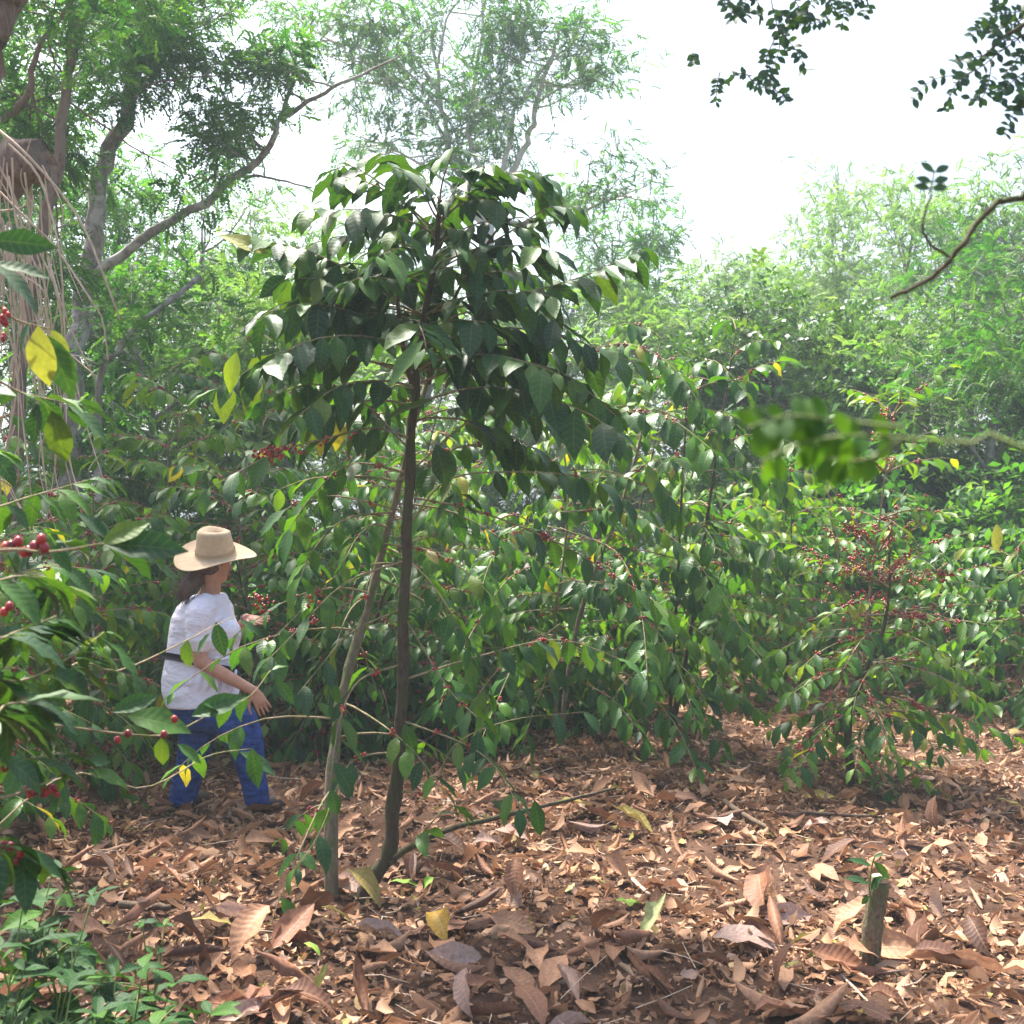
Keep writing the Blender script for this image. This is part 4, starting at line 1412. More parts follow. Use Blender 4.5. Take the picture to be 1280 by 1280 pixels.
tag(add_obj('ponytail_strands', make_mesh('ponytail_strands', V, Q, uv), M_HAIR, hair_o), kind='stuff')

# hat: pinched crown and a brim curled up at the sides
HO = HC + UPV * 0.050 + np.array((0.006, -0.02, 0))
hu = nz(UPV + np.array((-0.04, -0.40, 0)))
hf = nz(FACE - hu * np.dot(FACE, hu))
hs = np.cross(hu, hf)
hat_n = NT('tan_felt')
_tc = hat_n.n('TexCoord').outputs['Object']
_f = hat_n.noise(38, 4, _tc)
_p = hat_n.principled(hat_n.ramp(_f, [(0.3, (0.50, 0.37, 0.24)), (0.7, (0.60, 0.46, 0.31))]), 0.9, 0.15, hat_n.bump(hat_n.noise(420, 3, _tc), 0.25, 0.004))
M_HAT = hat_n.done(_p.outputs[0])
n, rows_ = 48, []
A_ = np.linspace(0, 2 * math.pi, n, endpoint=False)
ca, sa = np.cos(A_), np.sin(A_)


def hat_row(rf, rs, z):
    z = np.broadcast_to(z, (n,))
    return HO + np.outer(ca * rf, hf) + np.outer(sa * rs, hs) + np.outer(z, hu)


curl = np.abs(sa) ** 3
for t_ in (1.0, 0.96, 0.85, 0.7, 0.5, 0.3, 0.1, 0.0):
    rf, rs = 0.120 + 0.118 * t_, 0.104 + 0.124 * t_
    z = 0.040 * curl * t_ ** 1.6 - 0.020 * (ca ** 4) * t_ ** 1.5 - 0.012 * t_
    rows_.append(hat_row(rf, rs * (1 - 0.10 * curl * t_), z))
rows_.append(hat_row(0.118, 0.102, 0.010))
for t_ in (0.03, 0.25, 0.5, 0.75, 0.92):
    pinch = 1 - 0.16 * t_ ** 2 * (np.clip(ca, 0, 1) ** 2) * np.abs(sa) * 1.8
    rows_.append(hat_row((0.116 - 0.018 * t_) * pinch, (0.101 - 0.020 * t_) * pinch, 0.012 + 0.135 * t_ - 0.012 * ca * t_))
rows_.append(hat_row(0.088, 0.070, 0.153 - 0.012 * ca - 0.01 * np.abs(ca)))
for rf, rs, dz in ((0.074, 0.052, 0.150), (0.052, 0.030, 0.130), (0.022, 0.012, 0.118), (0.004, 0.002, 0.115)):
    rows_.append(hat_row(rf, rs, dz - 0.010 * ca))
V = np.vstack(rows_)
m = len(rows_)
Q = [(i * n + j, i * n + (j + 1) % n, (i + 1) * n + (j + 1) % n, (i + 1) * n + j) for i in range(m - 1) for j in range(n)]
hat_me = make_mesh('hat', V, Q)
hat_o = add_obj('hat', hat_me, M_HAT, person)
sm_ = hat_o.modifiers.new('thick', 'SOLIDIFY')
sm_.thickness = 0.004
band = [hat_row(0.1195, 0.1045, 0.012), hat_row(0.1175, 0.1025, 0.032)]
V = np.vstack(band)
Q = [(j, (j + 1) % n, n + (j + 1) % n, n + j) for j in range(n)]
add_obj('hat_band', make_mesh('hat_band', V, Q), plain_material('hat_band', (0.42, 0.30, 0.19), 0.8, 0.2), hat_o)

# ------------------------------------------------------------------ coffee growing beside the camera
b = np.array((-1.62, 2.9, 0.0))
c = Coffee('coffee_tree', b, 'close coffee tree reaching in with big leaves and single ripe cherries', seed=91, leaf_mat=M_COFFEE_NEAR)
st = c.stem([(0, 0, -0.03), (0.02, 0.05, 0.8), (-0.03, 0.02, 1.6), (0.0, 0.0, 2.4), (0.02, 0.02, 3.0)], 0.035, 0.010, n=24)


def arm(pts, Y0, Y1, leaves=0.13, f0=0.35, prob=0.6, spacing=0.09, droop=0.5, z=None, r=0.0045):
    """Branch from the stem through photo points."""
    w = path(c, pts, Y0, Y1)
    h = w[0][2] - 0.05 if z is None else z
    c.branch(None, None, 1, path=[st[int(np.argmin(np.abs(st[:, 2] - h)))]] + w, leaf=leaves, droop=droop, f0=f0, spacing=spacing, r=r, prob=prob)


arm([(-60, 285), (-8, 300)], 2.6, 2.6, 0.12, 0.9, 0.0)
arm([(-40, 372), (20, 400), (66, 412)], 2.7, 2.8, 0.12, 0.8, 0.0)
arm([(-40, 470), (30, 492), (90, 505)], 2.8, 3.0, 0.14, 0.62, 0.8)
for a in ((-12, 300, 66, 304, 2.6, 0, 1.6), (-12, 330, 62, 342, 2.62, .05, .5), (-10, 330, 62, 372, 2.66, 0, .3), (48, 408, 51, 486, 2.75, 0, .95), (60, 420, 92, 496, 2.82, 0, .5), (64, 412, 86, 450, 2.84, 0, .8),
          (40, 400, 18, 440, 2.8, 0, .4), (25, 490, 95, 512, 2.85, .05, .2), (85, 505, 140, 545, 2.95, 0, .2), (80, 505, 128, 490, 3.0, .1, .3), (48, 505, 40, 556, 2.85, 0, .9), (66, 512, 78, 582, 2.88, 0, .8), (20, 495, -20, 480, 2.8, 0, .4)):
    mat = M_YELLOW if a[:2] in ((48, 408), (64, 412)) else None
    px_leaf(c, *a, mat=mat)
for x, y in ((2, 395), (6, 405), (3, 418), (8, 388)):
    c.cluster(L_(c, x, y, 2.7), 2, (0.006, 0.006, 0.006))
arm([(-20, 690), (60, 690), (130, 679)], 2.2, 2.35, 0.1, 0.9, 0.0)
for a in ((128, 680, 184, 648, 2.35, .03, 1.1), (130, 680, 232, 684, 2.36, .03, .9), (70, 678, 112, 668, 2.5, .1, .25), (128, 680, 190, 715, 2.4, .15, .3), (60, 680, 92, 712, 2.5, 0, .5), (135, 672, 100, 640, 2.4, 0, .6)):
    px_leaf(c, *a)
for x, y in ((7, 684), (14, 682), (23, 677), (30, 690), (36, 689), (43, 683), (56, 685), (52, 674)):
    c.C.append((L_(c, x, y, 2.25), 0.0095))
arm([(-30, 800), (20, 790), (70, 770)], 2.4, 2.7, 0.13, 0.5, 0.95, 0.055, 0.5)
arm([(-40, 730), (30, 720), (90, 735)], 2.6, 3.0, 0.13, 0.4, 0.9, 0.06, 0.6)
arm([(-40, 850), (30, 850), (90, 820), (130, 790)], 2.6, 3.1, 0.14, 0.3, 0.9, 0.06, 0.5)
arm([(-40, 900), (10, 880), (60, 880)], 2.3, 2.5, 0.14, 0.4, 0.9, 0.06, 0.5)
arm([(-40, 940), (20, 950), (80, 940)], 2.6, 2.9, 0.12, 0.4, 0.8, 0.07, 0.5)
arm([(-20, 905), (60, 906), (150, 917), (210, 918), (262, 893), (310, 872), (338, 838)], 2.8, 3.6, 0.11, 0.72, 0.45, 0.10, 0.5, r=0.004)
arm([(-20, 1000), (40, 985), (80, 968), (110, 962)], 2.6, 2.9, 0.1, 0.85, 0.6)
arm([(-40, 640), (40, 620), (110, 600)], 3.0, 3.4, 0.14, 0.5, 0.8, 0.07, 0.6)
arm([(-40, 1050), (20, 1060), (60, 1075)], 2.5, 2.7, 0.12, 0.4, 0.9, 0.06)
arm([(-30, 1048), (5, 1056), (30, 1072)], 2.6, 2.6, 0.1, 0.95, 0.5)
for x, y, yy in ((218, 899, 3.05), (205, 918, 3.0), (160, 917, 2.95), (147, 925, 2.95), (30, 878, 2.6), (36, 884, 2.6), (10, 940, 2.7), (6, 960, 2.7), (5, 1055, 2.6), (14, 1058, 2.6), (26, 1066, 2.6), (22, 1076, 2.6), (5, 765, 2.5), (12, 758, 2.5), ):
    c.C.append((L_(c, x, y, yy), 0.0092))
for k in range(14):
    c.C.append((L_(c, 35 + k * 2.7 + c.rng.normal(0, 1), 986 + 3 * math.sin(k) + (k % 2) * 5, 2.8), 0.0078))
for a in ((140, 890, 196, 868, 3.2, .05, 1.0), (205, 920, 196, 962, 3.0, 0, .9), (222, 930, 252, 952, 3.05, 0, .4), (240, 895, 305, 868, 3.3, .05, .9), (255, 880, 285, 890, 3.3, .05, .4), (105, 955, 140, 948, 2.9, .05, .9), (112, 965, 166, 972, 2.92, .02, .5),
          (160, 895, 240, 902, 3.1, 0, .8), (315, 935, 322, 985, 4.0, 0, .9), (300, 940, 345, 965, 4.1, 0, .3), (270, 778, 280, 822, 4.2, 0, .95), (262, 792, 244, 818, 4.2, 0, .4), (300, 775, 326, 790, 4.25, 0, .3), (235, 800, 228, 838, 4.15, 0, .5), (345, 850, 368, 880, 3.7, 0, .8), (250, 840, 276, 862, 4.0, 0, .2)):
    px_leaf(c, *a)
arm([(60, 850), (150, 838), (230, 802), (262, 785), (296, 770)], 3.3, 4.25, 0.1, 0.98, 0.0, r=0.0035, z=0.85)
arm([(60, 980), (180, 985), (260, 945), (312, 936)], 3.2, 4.05, 0.1, 0.98, 0.0, r=0.003, z=0.7)
c.finish(300, True)

# --- low seedlings at the near corner
def seedling(px, Yb, top_py, label, seed, n=9, leaf=0.075, width=0.16):
    p = P(px, 640, Yb)
    b = np.array((p[0], Yb, float(ground_z(p[0], Yb)) - 0.01))
    c = Coffee('seedling', b, label, 'seedling', 'seedlings in the shaded litter', seed, M_SAPLING, M_STEM_G)
    H = P(640, top_py, Yb)[2] - b[2]
    for s in range(3):
        a = c.rng.uniform(0, 6.28)
        e = np.array((math.cos(a) * width, math.sin(a) * width, H * c.rng.uniform(0.75, 1.0)))
        p = c.stem([(0, 0, -0.02), e * (0.3, 0.3, 0.5), e], 0.0045, 0.002, M_STEM_G, 'stem', 5, 8)
        for k in range(4):
            a2 = k * 1.6 + c.rng.uniform(0, 1)
            c.one_leaf(p[-1], (math.cos(a2), math.sin(a2), 0.4), (c.rng.normal(0, .3), c.rng.normal(0, .3), 1), leaf * c.rng.uniform(0.5, 0.9), None, int(c.rng.integers(0, 6)))
        for k in range(n):
            i = int(len(p) * (0.35 + 0.64 * k / n))
            a2 = k * 2.4 + c.rng.uniform(0, 1)
            c.one_leaf(p[i], (math.cos(a2), math.sin(a2), c.rng.uniform(-0.4, 0.4)), (c.rng.normal(0, .3), c.rng.normal(0, .3), 1), leaf * c.rng.uniform(0.7, 1.2), None, int(c.rng.integers(0, 6)))
            if k % 2:
                c.branch(p[i], (math.cos(a2), math.sin(a2), 0.5), 0.14, leaf, 0.2, 0.4, 0.002, 0.04, n=5)
    c.finish()


for i, (px, Yb, top, lab) in enumerate(((45, 3.4, 1130, 'bushy seedling beside the close coffee tree'), (150, 3.5, 1185, 'leafy seedling with jagged outline on dark litter'), (205, 3.3, 1235, 'small broad-leaved seedling next to the jagged one'),
                                         (105, 3.2, 1200, 'seedling with two thin upright stems'), (-20, 3.3, 1110, 'seedling growing under the close coffee tree'), (185, 3.9, 1130, 'tiny bright seedling by a rolled brown leaf'), (40, 3.0, 1215, 'low seedling crowding the edge of the shade'), (5, 3.6, 1080, 'taller dark seedling under the hanging cherries'), (85, 3.7, 1110, 'dark seedling between the jagged and the bushy ones'))):
    seedling(px, Yb, top, lab, 300 + i, 5 if i != 5 else 3, 0.125 if i != 5 else 0.06, 0.14 if i != 5 else 0.05)

# --- old trunk with a snapped limb, out past the close coffee tree
b = on_ground(-95, 6.6)
t = Tree('old_tree', b, 'old rough trunk with a snapped-off grey limb stub', seed=80, bark=M_BARK_O)
t.limb([(0, 0, -0.05), (0.05, 0, 1.6), loc(t, -60, 300, 6.6), loc(t, -40, 120, 6.6), loc(t, -6, -10, 6.6), loc(t, 10, -120, 6.6)], 0.17, 0.12, 'trunk', ns=12)
wd = smooth_path([loc(t, -70, 255, 6.6), loc(t, -20, 228, 6.4), loc(t, 18, 207, 6.3), loc(t, 44, 195, 6.25)], 9)
V, Q, uv = tube(wd, np.linspace(0.15, 0.12, 9), 6, 0.22, t.rng)
V[-2:] -= nz(wd[-1] - wd[-2]) * 0.09
V[-8:-2] += t.rng.normal(0, 0.03, (6, 3))
add_obj('broken_limb', make_mesh('broken_limb', V, Q, uv, smooth=False), M_BARK_O, t.root)
t.finish()

# --- dry vines hanging off it
rng = np.random.default_rng(81)
vb = on_ground(-20, 6.3)
v = thing('dry_vine', vb, 'tangle of dry tan vine stems hanging from the old trunk', 'vine')
specs = [([(-5, 160), (30, 190), (75, 240), (105, 285), (130, 345), (150, 400)], .008), ([(10, 180), (45, 215), (62, 260), (75, 320), (80, 400), (84, 460)], .007), ([(0, 240), (40, 280), (70, 310), (110, 370), (128, 400), (135, 450)], .006),
         ([(-5, 200), (20, 250), (30, 300), (28, 380), (22, 480), (8, 560)], .006), ([(-10, 265), (25, 260), (35, 250)], .005), ([(5, 330), (30, 345), (45, 390), (62, 420), (90, 445), (120, 470)], .007), ([(20, 340), (52, 360), (56, 380), (50, 398), (40, 402)], .005)]
for k in range(44):
    x0 = rng.uniform(-30, 60)
    y0 = rng.uniform(170, 340)
    x1 = x0 + rng.uniform(-10, 70)
    y1 = y0 + rng.uniform(150, 330)
    specs.append(([(x0, y0), (x0 * .7 + x1 * .3 + rng.uniform(-12, 12), y0 * .7 + y1 * .3), (x0 * .4 + x1 * .6 + rng.uniform(-15, 15), y0 * .4 + y1 * .6), (x1, y1)], rng.uniform(.003, .0065)))
for k in range(12):
    x0, y0 = rng.uniform(-10, 100), rng.uniform(440, 560)
    specs.append(([(x0, y0), (x0 + rng.uniform(-25, 25), y0 + 60), (x0 + rng.uniform(-30, 40), y0 + rng.uniform(90, 160))], rng.uniform(.003, .005)))
for pts, r in specs:
    yy = 6.2 + rng.uniform(-0.35, 0.35)
    w = smooth_path([P(x, y, yy + rng.uniform(-.06, .06)) - vb for x, y in pts], 14)
    V, Q, uv = tube(w, np.linspace(r, r * 0.55, len(w)), 5, 0.1, rng)
    add_obj('stem', make_mesh('vine_stem', V, Q, uv), M_VINE, v)

# --- tree beside the camera whose boughs hang into view
def leaflet_frond(rng, w, size, pairs=7):
    """Stalk path w (N,3) with oval opposite leaflets; returns leaflet list (pos, axis, normal, size)."""
    out = []
    for k in range(pairs):
        f = 0.22 + 0.76 * k / (pairs - 1)
        i = int(f * (len(w) - 1))
        tdir = nz(w[min(i + 1, len(w) - 1)] - w[i - 1])
        side = nz(np.cross(tdir, rng.normal(0, 0.25, 3) + np.array((0, -1.0, 0.35))))
        for s in (-1, 1):
            out.append((w[i], nz(side * s + tdir * 0.45 + rng.normal(0, 0.12, 3)), nz(np.array((0, -1.0, 0.2)) + rng.normal(0, 0.35, 3)), size * rng.uniform(0.8, 1.1)))
    return out


OVAL = leaf_grid(np.random.default_rng(4), nv=5, nu=3, width=0.28, arch=0.2, fold=0.1, wave=0.0, tip=0.0)
M_OVERHEAD = leaf_material('overhead_leaflet', [(0, (0.018, 0.055, 0.03)), (1, (0.035, 0.09, 0.04))], veins=0, trans=0.22, rough=0.5)
OVAL_ME = make_mesh('leaflet', *OVAL)
OVAL_ME.materials.append(M_OVERHEAD)
b = np.array((2.35, 2.7, -0.05))
t = Tree('overhanging_tree', b, 'dark pinnate-leaved tree whose fronds hang against the white sky', seed=85, bark=M_BARK_C)
tr = t.limb([(0, 0, 0), (-0.05, 0.0, 1.2), (0.05, 0.05, 2.2), (0.0, 0.1, 3.2), (-0.1, 0.2, 4.0)], 0.085, 0.04, 'trunk', ns=10)
fr = []
bough1 = t.limb([tr[13], loc(t, 1420, -120, 2.9), loc(t, 1200, -90, 3.0), loc(t, 1000, -40, 3.05), loc(t, 890, -12, 3.1)], 0.02, 0.004)
bough2 = t.limb([tr[12], loc(t, 1400, 10, 2.8), loc(t, 1300, 20, 2.8), loc(t, 1225, 75, 2.8)], 0.014, 0.003)
curve = t.limb([tr[9], loc(t, 1400, 240, 1.95), loc(t, 1280, 247, 1.9), loc(t, 1235, 262, 1.88), loc(t, 1195, 315, 1.86), loc(t, 1160, 350, 1.85), loc(t, 1113, 372, 1.84)], 0.0065, 0.003)
twig = t.limb([loc(t, 1188, 322, 1.86), loc(t, 1163, 305, 1.86), loc(t, 1153, 280, 1.86), loc(t, 1163, 245, 1.86), loc(t, 1168, 212, 1.86)], 0.0028, 0.0012)
F = [  # frond stalks in front of the sky
    ([(960, -20), (968, 20), (975, 50), (968, 80), (950, 105)], 3.05, .024, 8), ([(970, 30), (985, 50), (1000, 70), (1008, 92)], 3.05, .023, 6), ([(970, 45), (958, 75), (965, 105), (985, 130)], 3.0, .024, 6), ([(935, 95), (950, 108), (988, 118)], 3.0, .022, 5),
    ([(895, -15), (910, 8), (925, 22), (945, 10)], 3.1, .022, 6), ([(1010, -20), (1040, 5), (1030, 25), (1000, 32)], 3.05, .022, 7), ([(1050, -20), (1055, 8), (1052, 35)], 3.05, .020, 5), ([(1075, -20), (1085, 5), (1078, 22)], 3.05, .018, 4),
    ([(980, -25), (1000, 15), (990, 30), (975, 36)], 3.1, .022, 6), ([(900, 90), (896, 110), (895, 130)], 3.1, .019, 4), ([(866, 65), (867, 72), (868, 82)], 3.1, .018, 3), ([(940, 95), (920, 92), (905, 105)], 3.1, .018, 4),
    ([(1100, -25), (1080, -5), (1060, 12)], 3.1, .02, 5), ([(920, -20), (945, 0), (950, 25)], 3.1, .02, 5),
    ([(1285, 40), (1250, 65), (1215, 90), (1165, 100), (1135, 132)], 2.8, .022, 12), ([(1215, 90), (1195, 105), (1180, 140)], 2.8, .020, 7), ([(1240, 75), (1235, 105), (1225, 125), (1210, 122)], 2.8, .020, 7), ([(1280, 90), (1262, 105), (1245, 120)], 2.8, .020, 6),
    ([(1285, 120), (1270, 135), (1255, 172)], 2.75, .021, 8), ([(1300, 10), (1270, 15), (1240, 20), (1210, 50)], 2.8, .022, 8), ([(1290, 60), (1270, 75), (1255, 95)], 2.8, .021, 6), ([(1300, 30), (1265, 50), (1245, 45), (1235, 30)], 2.8, .02, 6), ([(1275, -15), (1250, 5), (1238, -5)], 2.8, .02, 4),
    ([(1290, 80), (1282, 110), (1278, 130)], 2.8, .021, 5), ([(940, -25), (930, 5), (915, 25)], 3.1, .022, 6), ([(1030, -25), (1015, 0), (1005, 25)], 3.05, .022, 6), ([(965, 10), (985, 22), (1010, 20)], 3.05, .022, 6), ([(1260, 60), (1225, 70), (1190, 78)], 2.8, .021, 7), ([(1285, 20), (1255, 35), (1222, 38)], 2.8, .022, 7), ([(1270, 80), (1255, 110), (1250, 130)], 2.8, .02, 6),
]
rr = t.rng
for pts, yy, sz, n_ in F:
    w = smooth_path([loc(t, x, y, yy + rr.uniform(-.05, .05)) for x, y in pts], 16)
    V, Q, uv = tube(w, np.linspace(0.0018, 0.0009, len(w)), 4)
    add_obj('frond_stalk', make_mesh('frond_stalk', V, Q, uv), M_BARK_C, t.root)
    fr += leaflet_frond(rr, w, sz * 1.15, n_ + 4)
for x, y, ax in ((1163, 236, (-1, 0, .3)), (1165, 237, (1, 0, .3)), (1165, 228, (-1, 0, .4)), (1167, 228, (1, 0, .4)), (1167, 216, (-.6, 0, .6)), (1169, 216, (1, 0, .6))):
    fr.append((loc(t, x, y, 1.86), nz(ax), np.array((0, -1.0, .4)), 0.026))
A = frames(np.array([f[1] for f in fr]), np.array([f[2] for f in fr]))
for i, f in enumerate(fr[:300]):
    M = np.eye(4)
    M[:3, :3] = A[i] * f[3]
    M[:3, 3] = f[0]
    add_obj('leaflet', OVAL_ME, None, t.root, matrix=Matrix(M.tolist()))
if len(fr) > 300:
    ii = np.arange(300, len(fr))
    V, Q, uv, r = stamp(OVAL, A[ii] * np.array([fr[i][3] for i in ii])[:, None, None], np.array([fr[i][0] for i in ii]), rr.random(len(ii)))
    tag(add_obj('leaflets', make_mesh('leaflets', V, Q, uv, {'rnd': r}), M_OVERHEAD, t.root), kind='stuff')
t.finish()

# --- out-of-focus sprig close to the lens, on a sapling rooted beside the camera
b = np.array((0.95, 0.75, -0.02))
t = Tree('sapling', b, 'blurred green sprig of small oval leaves reaching in close up', seed=86, bark=M_STEM_G)
tr = t.limb([(0, 0, 0), (0.03, 0.02, 0.7), (-0.02, 0.1, 1.4), (-0.15, 0.2, 1.9)], 0.009, 0.004, 'stem')
rr = t.rng
sm = leaf_material('sprig_leaf', [(0.0, (0.035, 0.105, 0.02)), (1.0, (0.06, 0.15, 0.02))], veins=0, trans=0.45, rough=0.65, spec=0.15)
ome = OVAL_ME.copy()
ome.materials.clear()
ome.materials.append(sm)
lf = []
for pts, n_, sz in (([(1300, 560), (1130, 548), (1060, 545), (1000, 555), (950, 578)], 8, .024), ([(1130, 535), (1040, 525), (985, 520), (935, 535)], 7, .024), ([(1130, 548), (1080, 575), (1030, 572)], 5, .024)):
    w = smooth_path([loc(t, x, y, 0.93 + rr.uniform(-.01, .01)) for x, y in pts], 14)
    if pts[0][0] > 1200:
        w = smooth_path(np.vstack([[tr[-3]], w]), 18)
    V, Q, uv = tube(w, np.linspace(0.0018, 0.0009, len(w)), 4)
    add_obj('twig', make_mesh('twig', V, Q, uv), M_STEM_G, t.root)
    lf += leaflet_frond(rr, w[len(w) // 4:], sz, n_)
A = frames(np.array([f[1] for f in lf]), np.array([f[2] for f in lf]))
for i, f in enumerate(lf):
    M = np.eye(4)
    M[:3, :3] = A[i] * f[3]
    M[:3, 3] = f[0]
    add_obj('leaflet', ome, None, t.root, matrix=Matrix(M.tolist()))
t.finish()

# ------------------------------------------------------------------ leaf litter
_r = np.random.default_rng(17)
DRY = []
for k in range(14):
    rolled = k % 3 == 0
    DRY.append((leaf_grid(_r, nv=6, nu=5, width=_r.uniform(0.2, 0.3), arch=_r.uniform(-0.5, 0.8), fold=_r.uniform(-0.2, 0.5), wave=_r.uniform(0.03, 0.10), tip=_r.uniform(0, 0.8),
                          twist=_r.uniform(-0.7, 0.7), curl=(_r.uniform(1.6, 2.9) if rolled else (_r.uniform(0.8, 1.5) if k % 3 == 1 else _r.uniform(0.15, 0.5))), jag=_r.uniform(0, 0.35)), 'rolled-up' if rolled else ('cupped' if k % 3 == 1 else 'flat')))
CRUMB = [leaf_grid(_r, nv=3, nu=3, width=_r.uniform(0.2, 0.45), arch=_r.uniform(-0.6, 0.9), fold=_r.uniform(-0.4, 0.6), wave=0.08, jag=0.5) for _ in range(6)]
rng = np.random.default_rng(18)


def lay(n, ylo, yhi, wide=0.62, bias=1.0):
    y = ylo + (yhi - ylo) * rng.random(n) ** bias
    x = rng.uniform(-wide, wide, n) * y
    return x, y


def litter_mats(n, tilt):
    az = rng.uniform(0, 2 * math.pi, n)
    pit = rng.normal(0, tilt, n)
    ax = np.stack([np.cos(az) * np.cos(pit), np.sin(az) * np.cos(pit), np.sin(pit)], 1)
    nm = np.array((0, 0, 1.0)) + rng.normal(0, tilt, (n, 3))
    flip = rng.random(n) < 0.45
    nm[flip] *= -1
    return frames(ax, nm)


def litter_mass(name, tmpls, n, ylo, yhi, size, lift, tilt, label, shade=1.0):
    x, y = lay(n, ylo, yhi, bias=0.85)
    # patchy: thick drifts and thin worn ground
    dens = np.array([mnoise.noise((a * 0.9, b_ * 0.9, 3.0)) for a, b_ in zip(x, y)])
    keep = rng.random(n) < np.clip(0.75 + dens * 0.9, 0.18, 1)
    x, y = x[keep], y[keep]
    n = len(x)
    fr = litter_mats(n, tilt)
    s = size[0] + (size[1] - size[0]) * rng.random(n) ** 1.5
    z = ground_z(x, y) + rng.uniform(0.002, lift, n)
    pos = np.stack([x, y, z], 1) - fr[:, :, 1] * s[:, None] * 0.5
    pos[:, 2] = np.maximum(pos[:, 2], ground_z(pos[:, 0], pos[:, 1]) + 0.002)
    k = rng.integers(0, len(tmpls), n)
    rnd = rng.random(n) * shade
    parts = [stamp(tmpls[j], fr[k == j] * s[k == j][:, None, None], pos[k == j], rnd[k == j]) for j in range(len(tmpls))]
    V, Q, uv, r = join(parts)
    tag(add_obj(name, make_mesh(name, V, Q, uv, {'rnd': r}), M_LITTER), label, 'leaf litter', kind='stuff')


litter_mass('leaf_litter', [d[0] for d in DRY], 17000, 3.4, 13.0, (0.05, 0.16), 0.035, 0.28, 'thick carpet of brown dry leaves over the ground')
litter_mass('leaf_crumbs', CRUMB, 52000, 3.6, 10.5, (0.018, 0.06), 0.022, 0.5, 'crumbled bits of dry leaf between the whole ones')

# thin dead twigs among them
parts = []
x, y = lay(420, 3.8, 10.5)
for a, b_ in zip(x, y):
    L, az = rng.uniform(0.06, 0.28), rng.uniform(0, 6.28)
    d = np.array((math.cos(az), math.sin(az), rng.normal(0, 0.12)))
    q = np.array((a, b_, float(ground_z(a, b_)) + rng.uniform(0.015, 0.045)))
    parts.append(tube([q, q + d * L * 0.5 + rng.normal(0, 0.008, 3), q + d * L], [0.0028, 0.0024, 0.0015], 4))
V, Q, uv, _ = join(parts)
tag(add_obj('twig_litter', make_mesh('twig_litter', V, Q, uv), M_VINE), 'thin dead twigs strewn through the leaf carpet', 'twig litter', kind='stuff')

# single fallen leaves one can pick out
DRY_ME = {}


def fallen_leaf(x, y, size, colour, shape, az=None, label=None, group=None, k=None, tilt=0.22, up=0.0):
    if k is None:
        k = int(rng.choice([i for i, d in enumerate(DRY) if d[1] == shape]))
    key = (k, colour)
    if key not in DRY_ME:
        me = make_mesh('fallen_leaf', *DRY[k][0])
        me.materials.append(LIT[colour])
        DRY_ME[key] = me
    az = rng.uniform(0, 6.28) if az is None else az
    ax = nz((math.cos(az), math.sin(az), rng.normal(0, tilt) + up))
    nm = np.array((0, 0, 1.0)) + rng.normal(0, tilt, 3)
    if shape == 'rolled-up' and rng.random() < 0.7:
        nm = -nm
    fr = frames(ax[None], nm[None])[0]
    M = np.eye(4)
    M[:3, :3] = fr * size
    c0 = np.array((x, y, 0)) - fr[:, 1] * size * 0.5
    co = DRY[k][0][0] @ (fr * size).T
    g = float(ground_z(x, y))
    M[:3, 3] = (c0[0], c0[1], g + 0.014 + rng.uniform(0, 0.018) - float(np.quantile(co[:, 2], 0.12)))
    o = add_obj('fallen_leaf', DRY_ME[key], None, None, matrix=Matrix(M.tolist()))
    return tag(o, label, 'leaf', group)


